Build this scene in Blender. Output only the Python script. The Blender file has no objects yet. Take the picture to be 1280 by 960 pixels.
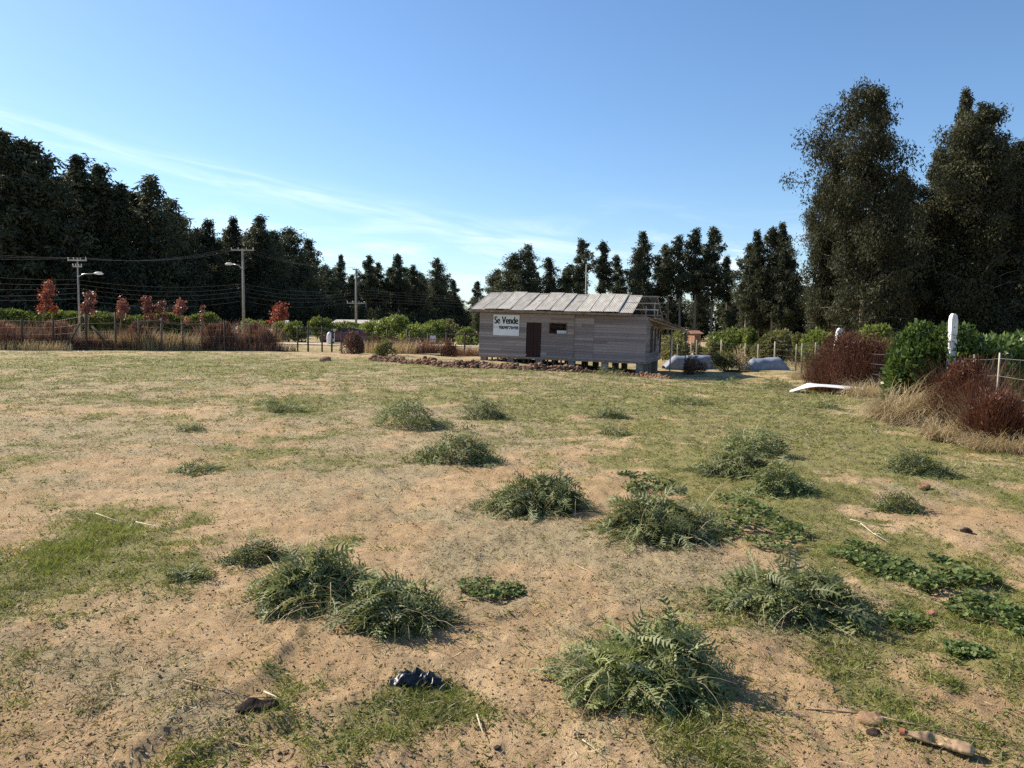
import bpy, bmesh, math, random
import numpy as np
from mathutils import Vector, Matrix, Euler

S = bpy.context.scene
COL = S.collection
R = math.radians
TAU = math.tau

# ------------------------------------------------------------------ camera
CAM_H = 1.6
cam_d = bpy.data.cameras.new('camera')
cam = bpy.data.objects.new('camera', cam_d)
COL.objects.link(cam)
cam_d.sensor_width = 36.0
cam_d.lens = 27.0
cam_d.clip_start = 0.05
cam_d.clip_end = 5000
CAM_ROT = Matrix.Rotation(R(90 - 4.11), 3, 'X') @ Matrix.Rotation(R(0.7), 3, 'Z')
cam.matrix_world = Matrix.Translation((0, 0, CAM_H)) @ CAM_ROT.to_4x4()
S.camera = cam

# ------------------------------------------------------------------ world, sun, exposure
SUN_EL, SUN_AZ = R(36), R(-60)          # azimuth measured from +Y towards +X
world = bpy.data.worlds.new('World')
S.world = world
world.use_nodes = True
wn, wl = world.node_tree.nodes, world.node_tree.links
wn.clear()
def wmath(op, a, b=None, c=None):
    n = wn.new('ShaderNodeMath'); n.operation = op
    for i, v in enumerate((a, b, c)):
        if v is None: continue
        if isinstance(v, (int, float)): n.inputs[i].default_value = v
        else: wl.new(v, n.inputs[i])
    return n.outputs[0]
w_out = wn.new('ShaderNodeOutputWorld'); w_bg = wn.new('ShaderNodeBackground')
sky = wn.new('ShaderNodeTexSky'); sky.sky_type = 'NISHITA'; sky.sun_disc = False
sky.sun_elevation = SUN_EL; sky.sun_rotation = SUN_AZ
sky.altitude = 50; sky.air_density = 1.0; sky.dust_density = 0.35; sky.ozone_density = 4.5
w_bg.inputs['Strength'].default_value = 0.092
tc = wn.new('ShaderNodeTexCoord'); sep = wn.new('ShaderNodeSeparateXYZ')
wl.new(tc.outputs['Generated'], sep.inputs[0])
az = wmath('ARCTAN2', sep.outputs[0], sep.outputs[1]); el = wmath('ARCSINE', sep.outputs[2])
def cloud_noise(sx, sy, skew, detail, rough):
    comb = wn.new('ShaderNodeCombineXYZ')
    wl.new(wmath('MULTIPLY', az, sx), comb.inputs[0])
    wl.new(wmath('MULTIPLY', wmath('ADD', el, wmath('MULTIPLY', az, skew)), sy), comb.inputs[1])
    n = wn.new('ShaderNodeTexNoise'); n.inputs['Scale'].default_value = 1.0
    n.inputs['Detail'].default_value = detail; n.inputs['Roughness'].default_value = rough
    n.inputs['Distortion'].default_value = 0.6
    wl.new(comb.outputs[0], n.inputs['Vector'])
    return n.outputs['Fac']
def ramp01(x, lo, hi):
    m = wn.new('ShaderNodeMapRange'); m.interpolation_type = 'SMOOTHSTEP'
    m.inputs['From Min'].default_value = lo; m.inputs['From Max'].default_value = hi
    wl.new(x, m.inputs['Value']); return m.outputs[0]
def gauss(x, c, s):
    d = wmath('DIVIDE', wmath('SUBTRACT', x, c), s)
    return wmath('EXPONENT', wmath('MULTIPLY', wmath('MULTIPLY', d, d), -1.0))
line = wmath('ADD', el, wmath('MULTIPLY', az, 0.17))
wisp = cloud_noise(7.0, 70.0, 0.17, 5, 0.6)
fine = cloud_noise(5.0, 34.0, 0.06, 6, 0.62)
band = wmath('MULTIPLY', gauss(line, 0.114, 0.015), ramp01(wisp, 0.28, 0.85))
low = wmath('MULTIPLY', ramp01(fine, 0.45, 0.78), gauss(el, 0.085, 0.05))
cl = wmath('MINIMUM', wmath('ADD', wmath('MULTIPLY', band, 0.40), wmath('MULTIPLY', low, 0.60)), 0.8)
mixw = wn.new('ShaderNodeMix'); mixw.data_type = 'RGBA'
hsv = wn.new('ShaderNodeHueSaturation'); hsv.inputs['Saturation'].default_value = 1.06; wl.new(sky.outputs[0], hsv.inputs['Color'])
wl.new(cl, mixw.inputs['Factor']); wl.new(hsv.outputs[0], mixw.inputs['A'])
mixw.inputs['B'].default_value = (8.2, 8.6, 9.2, 1)
wl.new(mixw.outputs['Result'], w_bg.inputs['Color'])
wl.new(w_bg.outputs[0], w_out.inputs[0])

sun_d = bpy.data.lights.new('sun', 'SUN'); sun_d.energy = 4.9; sun_d.angle = R(0.5); sun_d.color = (1.0, 0.91, 0.77)
sun = bpy.data.objects.new('sun', sun_d); COL.objects.link(sun)
TO_SUN = Vector((math.sin(SUN_AZ) * math.cos(SUN_EL), math.cos(SUN_AZ) * math.cos(SUN_EL), math.sin(SUN_EL)))
sun.rotation_euler = TO_SUN.to_track_quat('Z', 'Y').to_euler()
sun.location = TO_SUN * 60
S.view_settings.view_transform = 'Standard'; S.view_settings.look = 'None'
S.view_settings.exposure = 0.88; S.view_settings.gamma = 1.0; S.view_settings.use_curve_mapping = False
S.render.engine = 'CYCLES'
S.cycles.max_bounces = 6; S.cycles.diffuse_bounces = 3; S.cycles.glossy_bounces = 2
S.cycles.transmission_bounces = 3; S.cycles.use_denoising = False

# ------------------------------------------------------------------ noise, terrain
def smooth(a, b, v):
    t = np.clip((np.asarray(v, float) - a) / (b - a), 0, 1)
    return t * t * (3 - 2 * t)
def _h(i, j, s):
    v = np.sin(i * 127.1 + j * 311.7 + s * 74.7) * 43758.5453
    return v - np.floor(v)
def vn(x, y, s=0.0):
    x = np.asarray(x, float); y = np.asarray(y, float)
    i = np.floor(x); j = np.floor(y); u = x - i; v = y - j
    u = u * u * (3 - 2 * u); v = v * v * (3 - 2 * v)
    return (_h(i, j, s) * (1 - u) + _h(i + 1, j, s) * u) * (1 - v) + (_h(i, j + 1, s) * (1 - u) + _h(i + 1, j + 1, s) * u) * v
def fbm(x, y, s=0.0, o=4):
    a, t, n = 0.5, 0.0, 0.0
    for k in range(o):
        t = t + a * vn(x, y, s + k * 3.1); n += a; a *= 0.5
        x = np.asarray(x) * 2.03 + 5.3; y = np.asarray(y) * 2.03 + 1.7
    return t / n
def base_terrain(x, y):
    x = np.asarray(x, float); y = np.asarray(y, float)
    z = -0.75 * smooth(-3, 10, x) * smooth(12, 42, y) * (1 - 0.6 * smooth(60, 100, y))
    z = z - 0.20 * smooth(33, 39, y) * (1 - smooth(50, 56, y)) * smooth(-7, -3, x) * (1 - smooth(11, 16, x))
    z = z + 0.10 * (fbm(x * 0.12, y * 0.12, 3) - 0.5) * smooth(2, 12, y)
    return z
FURROW = []      # filled below: polylines of small scraped furrows
def seg_dist(x, y, pts):
    d = np.full(np.shape(x), 1e9); side = np.zeros(np.shape(x))
    for (ax, ay), (bx, by) in zip(pts[:-1], pts[1:]):
        ux, uy = bx - ax, by - ay; L2 = ux * ux + uy * uy
        t = np.clip(((x - ax) * ux + (y - ay) * uy) / L2, 0, 1)
        dd = np.hypot(x - ax - t * ux, y - ay - t * uy)
        s = np.sign((x - ax) * uy - (y - ay) * ux)
        m = dd < d
        d = np.where(m, dd, d); side = np.where(m, s, side)
    return d, side
def T(x, y):
    x = np.asarray(x, float); y = np.asarray(y, float)
    z = base_terrain(x, y)
    r = np.hypot(x, y)
    near = 1 - smooth(14, 40, r)
    z = z + 0.085 * (fbm(x * 1.1, y * 1.1, 11) - 0.5) + near * (0.055 * (fbm(x * 5, y * 5, 17, 3) - 0.5) + 0.024 * (fbm(x * 22, y * 22, 23, 3) - 0.5))
    for pts, dep, w in FURROW:
        d, s = seg_dist(x + 0.05 * (vn(x * 6, y * 6, 5) - 0.5), y + 0.05 * (vn(x * 6, y * 6, 9) - 0.5), pts)
        z = z + dep * np.exp(-((d - 0.5 * w * s) / w) ** 2) - 0.8 * dep * np.exp(-((d + 0.5 * w * s) / w) ** 2) * (0.6 + 0.4 * s)
    return z
def ray(px, py):
    return CAM_ROT @ Vector(((px - 640) / 960, -(py - 480) / 960, -1.0))
def at(px, py):
    """ground point seen at a photograph pixel"""
    d = ray(px, py); z = 0.0
    for _ in range(25):
        t = (CAM_H - z) / max(-d.z, 1e-4)
        zz = float(base_terrain(d.x * t, d.y * t)); z = 0.5 * z + 0.5 * zz
    t = (CAM_H - z) / max(-d.z, 1e-4)
    return d.x * t, d.y * t
def far(px, py, Y):
    """point at a given distance Y ahead"""
    d = ray(px, py); t = Y / d.y
    return d.x * t, Y, CAM_H + d.z * t
def gz(x, y): return float(T(x, y))

for pl, dep, w in (([(40, 985), (150, 945), (230, 885), (300, 858), (335, 830), (365, 790)], 0.030, 0.05),
                   ([(130, 1000), (260, 935), (330, 905), (420, 880)], 0.018, 0.05),
                   ([(0, 790), (120, 760), (200, 735)], 0.02, 0.06),
                   ([(470, 590), (560, 640), (640, 680), (760, 705)], 0.02, 0.09),
                   ([(880, 640), (960, 690), (1060, 740), (1130, 760)], 0.022, 0.1)):
    FURROW.append(([at(*p) for p in pl], dep * 1.1, w))

BLOBS = []
for cx, cy, rx, ry, amp in (
    (110, 690, 120, 38, 1.0), (40, 715, 80, 28, .9), (160, 655, 90, 16, .7), (1080, 690, 120, 34, .7), (1190, 735, 100, 60, .9),
    (1200, 800, 120, 40, .7), (860, 605, 110, 30, .6), (945, 590, 100, 50, .6), (820, 665, 110, 35, .5), (1000, 650, 120, 30, .5),
    (430, 900, 150, 46, .55), (560, 890, 130, 46, .5), (360, 865, 50, 20, .5), (1180, 880, 120, 40, .55), (1050, 800, 60, 30, .4),
    (880, 920, 70, 40, .45), (900, 510, 220, 26, .45), (1010, 545, 150, 34, .5), (690, 510, 170, 16, .4), (355, 508, 70, 10, .5),
    (470, 500, 120, 12, .45), (640, 545, 110, 20, .35), (250, 560, 120, 14, .35), (395, 690, 120, 26, .5), (230, 715, 60, 16, .5),
    (610, 735, 50, 15, .5), (300, 745, 130, 16, .25), (450, 455, 500, 9, .35), (150, 455, 220, 10, .35), (1010, 500, 110, 16, .5),
    (1130, 560, 120, 22, .45), (800, 905, 120, 30, .35), (700, 780, 60, 40, .2), (650, 470, 400, 10, .25),
    (450, 640, 210, 60, -.9), (300, 790, 220, 50, -.45), (910, 870, 110, 30, -.5), (1000, 870, 60, 40, -.6), (1210, 655, 130, 30, -.7),
    (640, 705, 180, 24, -.5), (90, 600, 170, 28, -.45), (100, 850, 170, 60, -.3), (1110, 520, 60, 16, -.6), (620, 800, 130, 40, -.3),
    (780, 590, 60, 14, -.5), (1060, 600, 60, 20, -.4), (160, 545, 200, 14, -.2), (720, 770, 80, 40, -.2), (60, 930, 120, 40, -.3),
    (960, 690, 90, 18, -.35), (1240, 880, 40, 25, -.3), (640, 940, 60, 25, -.4), (240, 940, 60, 30, -.3)):
    x0, y0 = at(cx, cy); _, yt = at(cx, cy - ry); _, yb = at(cx, min(cy + ry, 1100))
    BLOBS.append((x0, y0, rx * y0 / 960, max(0.5 * (yt - yb), 0.05), amp))
def green(x, y):
    x = np.asarray(x, float); y = np.asarray(y, float)
    r = np.hypot(x, y)
    g = 0.34 + 1.0 * (fbm(x * 0.7, y * 0.55, 31, 4) - 0.5) + 1.25 * (fbm(x * 2.6, y * 2.2, 37, 4) - 0.5) + 0.15 * smooth(7, 18, y)
    k = np.clip(r / 6, 0.5, 4)
    xw = x + 0.75 * k * (fbm(x * 1.5 / k, y * 1.5 / k, 61, 3) - 0.5); yw = y + 1.1 * k * (fbm(x * 1.4 / k, y * 1.4 / k, 67, 3) - 0.5)
    m = 0.45 + 1.1 * smooth(0.30, 0.68, fbm(x * 4.2, y * 3.4, 71, 3))
    for bx, by, rx, ry, a in BLOBS:
        e = np.exp(-(((xw - bx) / rx) ** 2 + ((yw - by) / ry) ** 2))
        g = g + (0.72 * a * e * m if a > 0 else 0.8 * a * e)
    return np.clip(g, 0, 1.2)
def straw(x, y):
    return np.clip(0.38 + 1.3 * (fbm(np.asarray(x) * 0.5, np.asarray(y) * 0.35, 51, 4) - 0.5) + 1.2 * (fbm(np.asarray(x) * 2.4, np.asarray(y) * 2.0, 57, 4) - 0.5) + 0.26 * smooth(6, 16, y), 0, 1)

# ------------------------------------------------------------------ object helpers
def tag(o, label=None, cat=None, group=None, kind=None):
    if label: o['label'] = label
    if cat: o['category'] = cat
    if group: o['group'] = group
    if kind: o['kind'] = kind
    return o
def link(name, me, mat=None, parent=None):
    o = bpy.data.objects.new(name, me)
    if mat is not None and not me.materials: me.materials.append(mat)
    COL.objects.link(o)
    if parent is not None: o.parent = parent
    return o
def thing(name, label, cat, loc=(0, 0, 0), rz=0.0, group=None):
    o = bpy.data.objects.new(name, None); COL.objects.link(o)
    o.empty_display_size = 0.2
    o.location = loc; o.rotation_euler = (0, 0, rz)
    return tag(o, label, cat, group)
def np_mesh(name, V, F, attrs=None, smooth_shade=False):
    """V (n,3), F (m,3) or (m,4) index arrays (or a list of such arrays)"""
    me = bpy.data.meshes.new(name)
    Fs = F if isinstance(F, list) else [F]
    Fs = [np.asarray(f, np.int32) for f in Fs if len(f)]
    V = np.asarray(V, np.float32)
    me.vertices.add(len(V)); me.vertices.foreach_set('co', V.ravel())
    nl = sum(f.size for f in Fs); npoly = sum(len(f) for f in Fs)
    me.loops.add(nl); me.polygons.add(npoly)
    me.loops.foreach_set('vertex_index', np.concatenate([f.ravel() for f in Fs]))
    tot = np.concatenate([np.full(len(f), f.shape[1], np.int32) for f in Fs])
    st = np.concatenate([[0], np.cumsum(tot)[:-1]]).astype(np.int32)
    me.polygons.foreach_set('loop_start', st)
    try: me.polygons.foreach_set('loop_total', tot)
    except Exception: pass
    if smooth_shade: me.polygons.foreach_set('use_smooth', np.ones(npoly, bool))
    for k, v in (attrs or {}).items():
        a = me.attributes.new(k, 'FLOAT', 'POINT'); a.data.foreach_set('value', np.asarray(v, np.float32))
    me.update(calc_edges=True)
    return me
class MB:
    """collects boxes, tubes and free faces, builds one mesh"""
    def __init__(s): s.v = []; s.f = []
    def box(s, x0, x1, y0, y1, z0, z1):
        n = len(s.v)
        s.v += [(x0, y0, z0), (x1, y0, z0), (x1, y1, z0), (x0, y1, z0), (x0, y0, z1), (x1, y0, z1), (x1, y1, z1), (x0, y1, z1)]
        s.f += [tuple(n + i for i in q) for q in ((0, 3, 2, 1), (4, 5, 6, 7), (0, 1, 5, 4), (1, 2, 6, 5), (2, 3, 7, 6), (3, 0, 4, 7))]
        return s
    def tube(s, pts, rad, k=6, cap=True):
        pts = [Vector(p) for p in pts]
        if isinstance(rad, (int, float)): rad = [rad] * len(pts)
        n0 = len(s.v)
        for i, p in enumerate(pts):
            d = (pts[min(i + 1, len(pts) - 1)] - pts[max(i - 1, 0)])
            if d.length < 1e-9: d = Vector((0, 0, 1))
            d.normalize()
            u = d.cross(Vector((0, 0, 1)) if abs(d.z) < 0.9 else Vector((1, 0, 0))).normalized(); w = d.cross(u)
            for j in range(k):
                a = TAU * j / k
                s.v.append(tuple(p + (u * math.cos(a) + w * math.sin(a)) * rad[i]))
        for i in range(len(pts) - 1):
            for j in range(k):
                a, b = n0 + i * k + j, n0 + i * k + (j + 1) % k
                s.f.append((a, b, b + k, a + k))
        if cap:
            s.f.append(tuple(n0 + j for j in range(k))[::-1]); s.f.append(tuple(n0 + (len(pts) - 1) * k + j for j in range(k)))
        return s
    def beam(s, a, b, w, h):
        """rectangular beam from a to b"""
        a = Vector(a); b = Vector(b); d = (b - a).normalized()
        u = d.cross(Vector((0, 0, 1)) if abs(d.z) < 0.95 else Vector((0, 1, 0))).normalized(); v = u.cross(d)
        n = len(s.v)
        for p in (a, b):
            for i, j in ((-1, -1), (1, -1), (1, 1), (-1, 1)):
                s.v.append(tuple(p + u * (i * w / 2) + v * (j * h / 2)))
        s.f += [tuple(n + i for i in q) for q in ((0, 1, 2, 3), (7, 6, 5, 4), (0, 4, 5, 1), (1, 5, 6, 2), (2, 6, 7, 3), (3, 7, 4, 0))]
        return s
    def mesh(s, name, sm=False):
        me = bpy.data.meshes.new(name); me.from_pydata(s.v, [], s.f)
        bm = bmesh.new(); bm.from_mesh(me); bmesh.ops.recalc_face_normals(bm, faces=bm.faces); bm.to_mesh(me); bm.free()
        if sm:
            for p in me.polygons: p.use_smooth = True
        return me
    def build(s, name, mat, parent=None, sm=False): return link(name, s.mesh(name, sm), mat, parent)
def kids(o): return [c for c in list(o.children)]
def copy_tree(o, parent=None):
    c = o.copy(); COL.objects.link(c)
    if parent is not None: c.parent = parent
    for ch in kids(o): copy_tree(ch, c)
    return c

# ------------------------------------------------------------------ materials
def newmat(name):
    m = bpy.data.materials.new(name); m.use_nodes = True
    nt = m.node_tree; nt.nodes.clear()
    return m, nt, nt.nodes, nt.links
def noise(nt, scale, detail=4, rough=0.6, vec=None, dist=0.0):
    n = nt.nodes.new('ShaderNodeTexNoise'); n.inputs['Scale'].default_value = scale
    n.inputs['Detail'].default_value = detail; n.inputs['Roughness'].default_value = rough; n.inputs['Distortion'].default_value = dist
    if vec is not None: nt.links.new(vec, n.inputs['Vector'])
    return n.outputs['Fac']
def mixc(nt, fac, a, b, blend='MIX'):
    n = nt.nodes.new('ShaderNodeMix'); n.data_type = 'RGBA'; n.blend_type = blend
    for sock, v in ((n.inputs['Factor'], fac), (n.inputs['A'], a), (n.inputs['B'], b)):
        if isinstance(v, (int, float)): sock.default_value = v
        elif isinstance(v, (tuple, list)): sock.default_value = (*v[:3], 1)
        else: nt.links.new(v, sock)
    return n.outputs['Result']
def mrange(nt, v, a, b, c=0.0, d=1.0):
    n = nt.nodes.new('ShaderNodeMapRange'); n.interpolation_type = 'SMOOTHSTEP'
    for k, x in zip(('From Min', 'From Max', 'To Min', 'To Max'), (a, b, c, d)): n.inputs[k].default_value = x
    nt.links.new(v, n.inputs['Value']); return n.outputs[0]
def fmath(nt, op, a, b=None):
    n = nt.nodes.new('ShaderNodeMath'); n.operation = op
    for i, v in enumerate((a, b)):
        if v is None: continue
        if isinstance(v, (int, float)): n.inputs[i].default_value = v
        else: nt.links.new(v, n.inputs[i])
    return n.outputs[0]
def attr(nt, name):
    n = nt.nodes.new('ShaderNodeAttribute'); n.attribute_name = name; return n.outputs['Fac']
def coord(nt, kind='Object'):
    return nt.nodes.new('ShaderNodeTexCoord').outputs[kind]
def mapping(nt, vec, scale):
    n = nt.nodes.new('ShaderNodeMapping'); n.inputs['Scale'].default_value = scale
    nt.links.new(vec, n.inputs['Vector']); return n.outputs[0]
def finish(nt, color, rough=0.8, bump=None, bstr=0.3, bdist=0.02, metal=0.0, spec=0.3):
    b = nt.nodes.new('ShaderNodeBsdfPrincipled'); o = nt.nodes.new('ShaderNodeOutputMaterial')
    if isinstance(color, (tuple, list)): b.inputs['Base Color'].default_value = (*color[:3], 1)
    else: nt.links.new(color, b.inputs['Base Color'])
    if isinstance(rough, (int, float)): b.inputs['Roughness'].default_value = rough
    else: nt.links.new(rough, b.inputs['Roughness'])
    b.inputs['Metallic'].default_value = metal
    b.inputs['Specular IOR Level'].default_value = spec
    if bump is not None:
        bn = nt.nodes.new('ShaderNodeBump'); bn.inputs['Strength'].default_value = bstr; bn.inputs['Distance'].default_value = bdist
        nt.links.new(bump, bn.inputs['Height']); nt.links.new(bn.outputs[0], b.inputs['Normal'])
    nt.links.new(b.outputs[0], o.inputs[0])
    return b, o
def leafmat(name, c1, c2, under=None, rib=None, trans=0.25, rough=0.5, spec=0.3, objvar=0.25, tcol=None):
    m, nt, n, l = newmat(name)
    col = mixc(nt, attr(nt, 'tint'), c1, c2)
    if under: 
        g = n.new('ShaderNodeNewGeometry'); col = mixc(nt, g.outputs['Backfacing'], col, under)
    if rib: col = mixc(nt, attr(nt, 'rib'), col, rib)
    oi = n.new('ShaderNodeObjectInfo')
    v = mrange(nt, oi.outputs['Random'], 0, 1, 1 - objvar, 1 + objvar)
    hs = n.new('ShaderNodeHueSaturation'); l.new(v, hs.inputs['Value']); l.new(col, hs.inputs['Color']); col = hs.outputs[0]
    b, o = finish(nt, col, rough, spec=spec)
    if trans > 0:
        t = n.new('ShaderNodeBsdfTranslucent')
        l.new(mixc(nt, 1.0, col, tcol or (1.0, 1.0, 0.75), 'MULTIPLY'), t.inputs[0])
        mx = n.new('ShaderNodeMixShader'); mx.inputs[0].default_value = trans
        l.new(b.outputs[0], mx.inputs[1]); l.new(t.outputs[0], mx.inputs[2]); l.new(mx.outputs[0], o.inputs[0])
    return m
def plain(name, c1, c2, scale=6.0, rough=0.8, bstr=0.2, bdist=0.01, metal=0.0, spec=0.3, objvar=0.0, stretch=(1, 1, 1), detail=5):
    m, nt, n, l = newmat(name)
    vec = mapping(nt, coord(nt), stretch)
    f = noise(nt, scale, detail, 0.65, vec)
    col = mixc(nt, mrange(nt, f, 0.3, 0.7), c1, c2)
    if objvar:
        oi = n.new('ShaderNodeObjectInfo'); v = mrange(nt, oi.outputs['Random'], 0, 1, 1 - objvar, 1 + objvar)
        hs = n.new('ShaderNodeHueSaturation'); l.new(v, hs.inputs['Value']); l.new(col, hs.inputs['Color']); col = hs.outputs[0]
    finish(nt, col, rough, f, bstr, bdist, metal, spec)
    return m

def ground_material():
    m, nt, n, l = newmat('field_soil')
    P = n.new('ShaderNodeNewGeometry').outputs['Position']
    g = attr(nt, 'green'); st = attr(nt, 'straw')
    n1 = noise(nt, 0.5, 5, 0.6, P); n2 = noise(nt, 5.0, 6, 0.7, P); n3 = noise(nt, 38.0, 6, 0.75, P); n4 = noise(nt, 170.0, 3, 0.7, P)
    sand = mixc(nt, mrange(nt, n1, 0.3, 0.7), (0.405, 0.268, 0.138), (0.53, 0.382, 0.222))
    sand = mixc(nt, mrange(nt, n2, 0.35, 0.75), sand, (0.33, 0.215, 0.115))
    sand = mixc(nt, mrange(nt, n4, 0.54, 0.72), sand, (0.19, 0.118, 0.065))
    sand = mixc(nt, mrange(nt, n4, 0.42, 0.25), sand, (0.60, 0.46, 0.31))
    dry = mixc(nt, n3, (0.19, 0.150, 0.080), (0.50, 0.41, 0.25))
    grs = mixc(nt, n3, (0.105, 0.105, 0.032), (0.29, 0.275, 0.10))
    sf = fmath(nt, 'ADD', st, fmath(nt, 'MULTIPLY', fmath(nt, 'SUBTRACT', n3, 0.5), 1.3))
    col = mixc(nt, mrange(nt, sf, 0.36, 0.72, 0, 0.85), sand, dry)
    gf = fmath(nt, 'ADD', fmath(nt, 'ADD', g, fmath(nt, 'MULTIPLY', fmath(nt, 'SUBTRACT', n3, 0.5), 0.95)), fmath(nt, 'MULTIPLY', fmath(nt, 'SUBTRACT', n2, 0.5), 0.55))
    col = mixc(nt, mrange(nt, gf, 0.36, 0.80, 0, 0.88), col, grs)
    n5 = noise(nt, 12.0, 5, 0.75, P)
    col = mixc(nt, mrange(nt, n5, 0.54, 0.72, 0, 0.42), col, (0.13, 0.092, 0.048))
    n6 = noise(nt, 26.0, 6, 0.8, P)
    col = mixc(nt, mrange(nt, n6, 0.60, 0.70, 0, 0.32), col, (0.09, 0.082, 0.035))
    h = fmath(nt, 'ADD', fmath(nt, 'MULTIPLY', n3, 0.7), fmath(nt, 'MULTIPLY', n4, 0.35))
    finish(nt, col, 0.95, h, 0.9, 0.03, spec=0.1)
    return m

M = {}
M['soil'] = ground_material()
M['euc'] = leafmat('eucalyptus_leaf', (0.026, 0.036, 0.024), (0.105, 0.112, 0.064), trans=0.25, rough=0.6, spec=0.14)
M['euc_near'] = leafmat('eucalyptus_leaf_brownish', (0.026, 0.031, 0.018), (0.088, 0.086, 0.048), trans=0.25, rough=0.6, spec=0.12)
M['bark'] = plain('eucalyptus_bark', (0.16, 0.125, 0.095), (0.34, 0.29, 0.23), 3.0, 0.9, 0.4, 0.02, stretch=(1, 1, 0.2))
M['hedge'] = leafmat('hedge_leaf', (0.075, 0.105, 0.024), (0.24, 0.28, 0.075), trans=0.42, objvar=0.15)
M['olive'] = leafmat('olive_bush_leaf', (0.085, 0.095, 0.03), (0.24, 0.225, 0.085), trans=0.3)
M['laurel'] = leafmat('laurel_leaf', (0.032, 0.062, 0.014), (0.125, 0.180, 0.040), trans=0.3, rough=0.4, spec=0.3, objvar=0.1)
M['maroon'] = leafmat('maroon_twig', (0.046, 0.018, 0.012), (0.20, 0.080, 0.050), trans=0.25, rough=0.6, objvar=0.12)
M['brown'] = leafmat('brown_brush', (0.095, 0.048, 0.036), (0.34, 0.19, 0.135), trans=0.2, rough=0.7)
M['red'] = leafmat('red_autumn_leaf', (0.17, 0.035, 0.022), (0.52, 0.15, 0.09), trans=0.35, objvar=0.2)
M['dullred'] = leafmat('dull_red_leaf', (0.12, 0.045, 0.038), (0.34, 0.135, 0.105), trans=0.35, objvar=0.25)
M['strawblade'] = leafmat('straw_blade', (0.30, 0.215, 0.115), (0.62, 0.50, 0.31), trans=0.25, rough=0.6, objvar=0.1)
M['grass'] = leafmat('grass_blade', (0.085, 0.108, 0.022), (0.27, 0.29, 0.07), trans=0.35, rough=0.5, objvar=0)
M['deadgrass'] = leafmat('dead_grass', (0.11, 0.075, 0.045), (0.28, 0.21, 0.13), trans=0.15, rough=0.8, objvar=0)
M['drygrass'] = leafmat('dry_grass_blade', (0.20, 0.15, 0.085), (0.55, 0.45, 0.29), trans=0.2, rough=0.7, objvar=0)
M['thistle'] = leafmat('cardoon_leaf', (0.044, 0.066, 0.014), (0.235, 0.262, 0.095), under=(0.20, 0.215, 0.11), rib=(0.28, 0.29, 0.14), trans=0.26, rough=0.55, spec=0.2, objvar=0.24, tcol=(1.0, 1.0, 0.6))
M['mallow'] = leafmat('mallow_leaf', (0.048, 0.080, 0.020), (0.19, 0.235, 0.075), trans=0.3, rough=0.55, spec=0.2, objvar=0.1)
M['yellowleaf'] = leafmat('yellow_leaf', (0.45, 0.42, 0.10), (0.62, 0.58, 0.28), trans=0.2)
M['board'] = plain('weathered_board', (0.165, 0.130, 0.118), (0.365, 0.31, 0.288), 4.0, 0.9, 0.35, 0.01, objvar=0.26, stretch=(0.35, 4, 9))
M['beam'] = plain('old_timber', (0.16, 0.11, 0.08), (0.30, 0.24, 0.19), 5.0, 0.9, 0.3, 0.01, objvar=0.2)
M['greybeam'] = plain('grey_timber', (0.30, 0.27, 0.23), (0.46, 0.43, 0.38), 5.0, 0.9, 0.3, 0.01, objvar=0.2)
M['door'] = plain('dark_red_door_wood', (0.016, 0.006, 0.006), (0.040, 0.014, 0.013), 5.0, 0.7, 0.2, 0.01, stretch=(6, 6, 0.6))
M['tin'] = plain('weathered_corrugated_tin', (0.36, 0.33, 0.28), (0.53, 0.49, 0.42), 2.2, 0.85, 0.1, 0.005, metal=0.0, spec=0.1, objvar=0.12, stretch=(2, 0.4, 1))
M['concrete'] = plain('concrete', (0.16, 0.15, 0.135), (0.30, 0.285, 0.26), 9.0, 0.9, 0.3, 0.01)
M['whitepost'] = plain('whitewashed_concrete', (0.62, 0.62, 0.60), (0.80, 0.80, 0.78), 7.0, 0.85, 0.3, 0.01)
M['postwood'] = plain('fence_post_wood', (0.05, 0.038, 0.028), (0.13, 0.10, 0.08), 6.0, 0.9, 0.4, 0.01, objvar=0.3, stretch=(3, 3, 0.5))
M['palepost'] = plain('pale_fence_stake', (0.30, 0.26, 0.20), (0.45, 0.40, 0.32), 6.0, 0.9, 0.4, 0.01, objvar=0.15, stretch=(3, 3, 0.5))
M['wire'] = plain('fence_wire', (0.16, 0.15, 0.14), (0.24, 0.23, 0.22), 8.0, 0.6, 0.0, metal=0.5)
M['cable'] = plain('power_cable', (0.10, 0.10, 0.11), (0.16, 0.16, 0.17), 8.0, 0.5, 0.0, metal=0.3)
M['pole'] = plain('grey_concrete_pole', (0.22, 0.19, 0.16), (0.33, 0.30, 0.26), 4.0, 0.9, 0.2, 0.01)
M['white'] = plain('white_sheet', (0.70, 0.70, 0.68), (0.82, 0.82, 0.80), 3.0, 0.55, 0.05, 0.003)
M['signwhite'] = plain('white_sign_board', (0.66, 0.67, 0.68), (0.78, 0.79, 0.80), 3.0, 0.6, 0.02, 0.002)
M['ink'] = plain('black_sign_paint', (0.012, 0.012, 0.016), (0.022, 0.022, 0.028), 5.0, 0.6, 0.0)
M['tarp'] = plain('shade_tinted_tarp', (0.14, 0.165, 0.205), (0.24, 0.27, 0.32), 2.5, 0.6, 0.3, 0.03)  # white sheeting with its blue-grey shade put into the base colour
M['rust'] = plain('rust_red_roof', (0.16, 0.075, 0.045), (0.26, 0.13, 0.08), 3.0, 0.85, 0.2, 0.01)
M['clod'] = plain('turned_brown_soil', (0.10, 0.055, 0.034), (0.30, 0.18, 0.115), 2.5, 0.95, 0.9, 0.04, spec=0.1)
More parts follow.
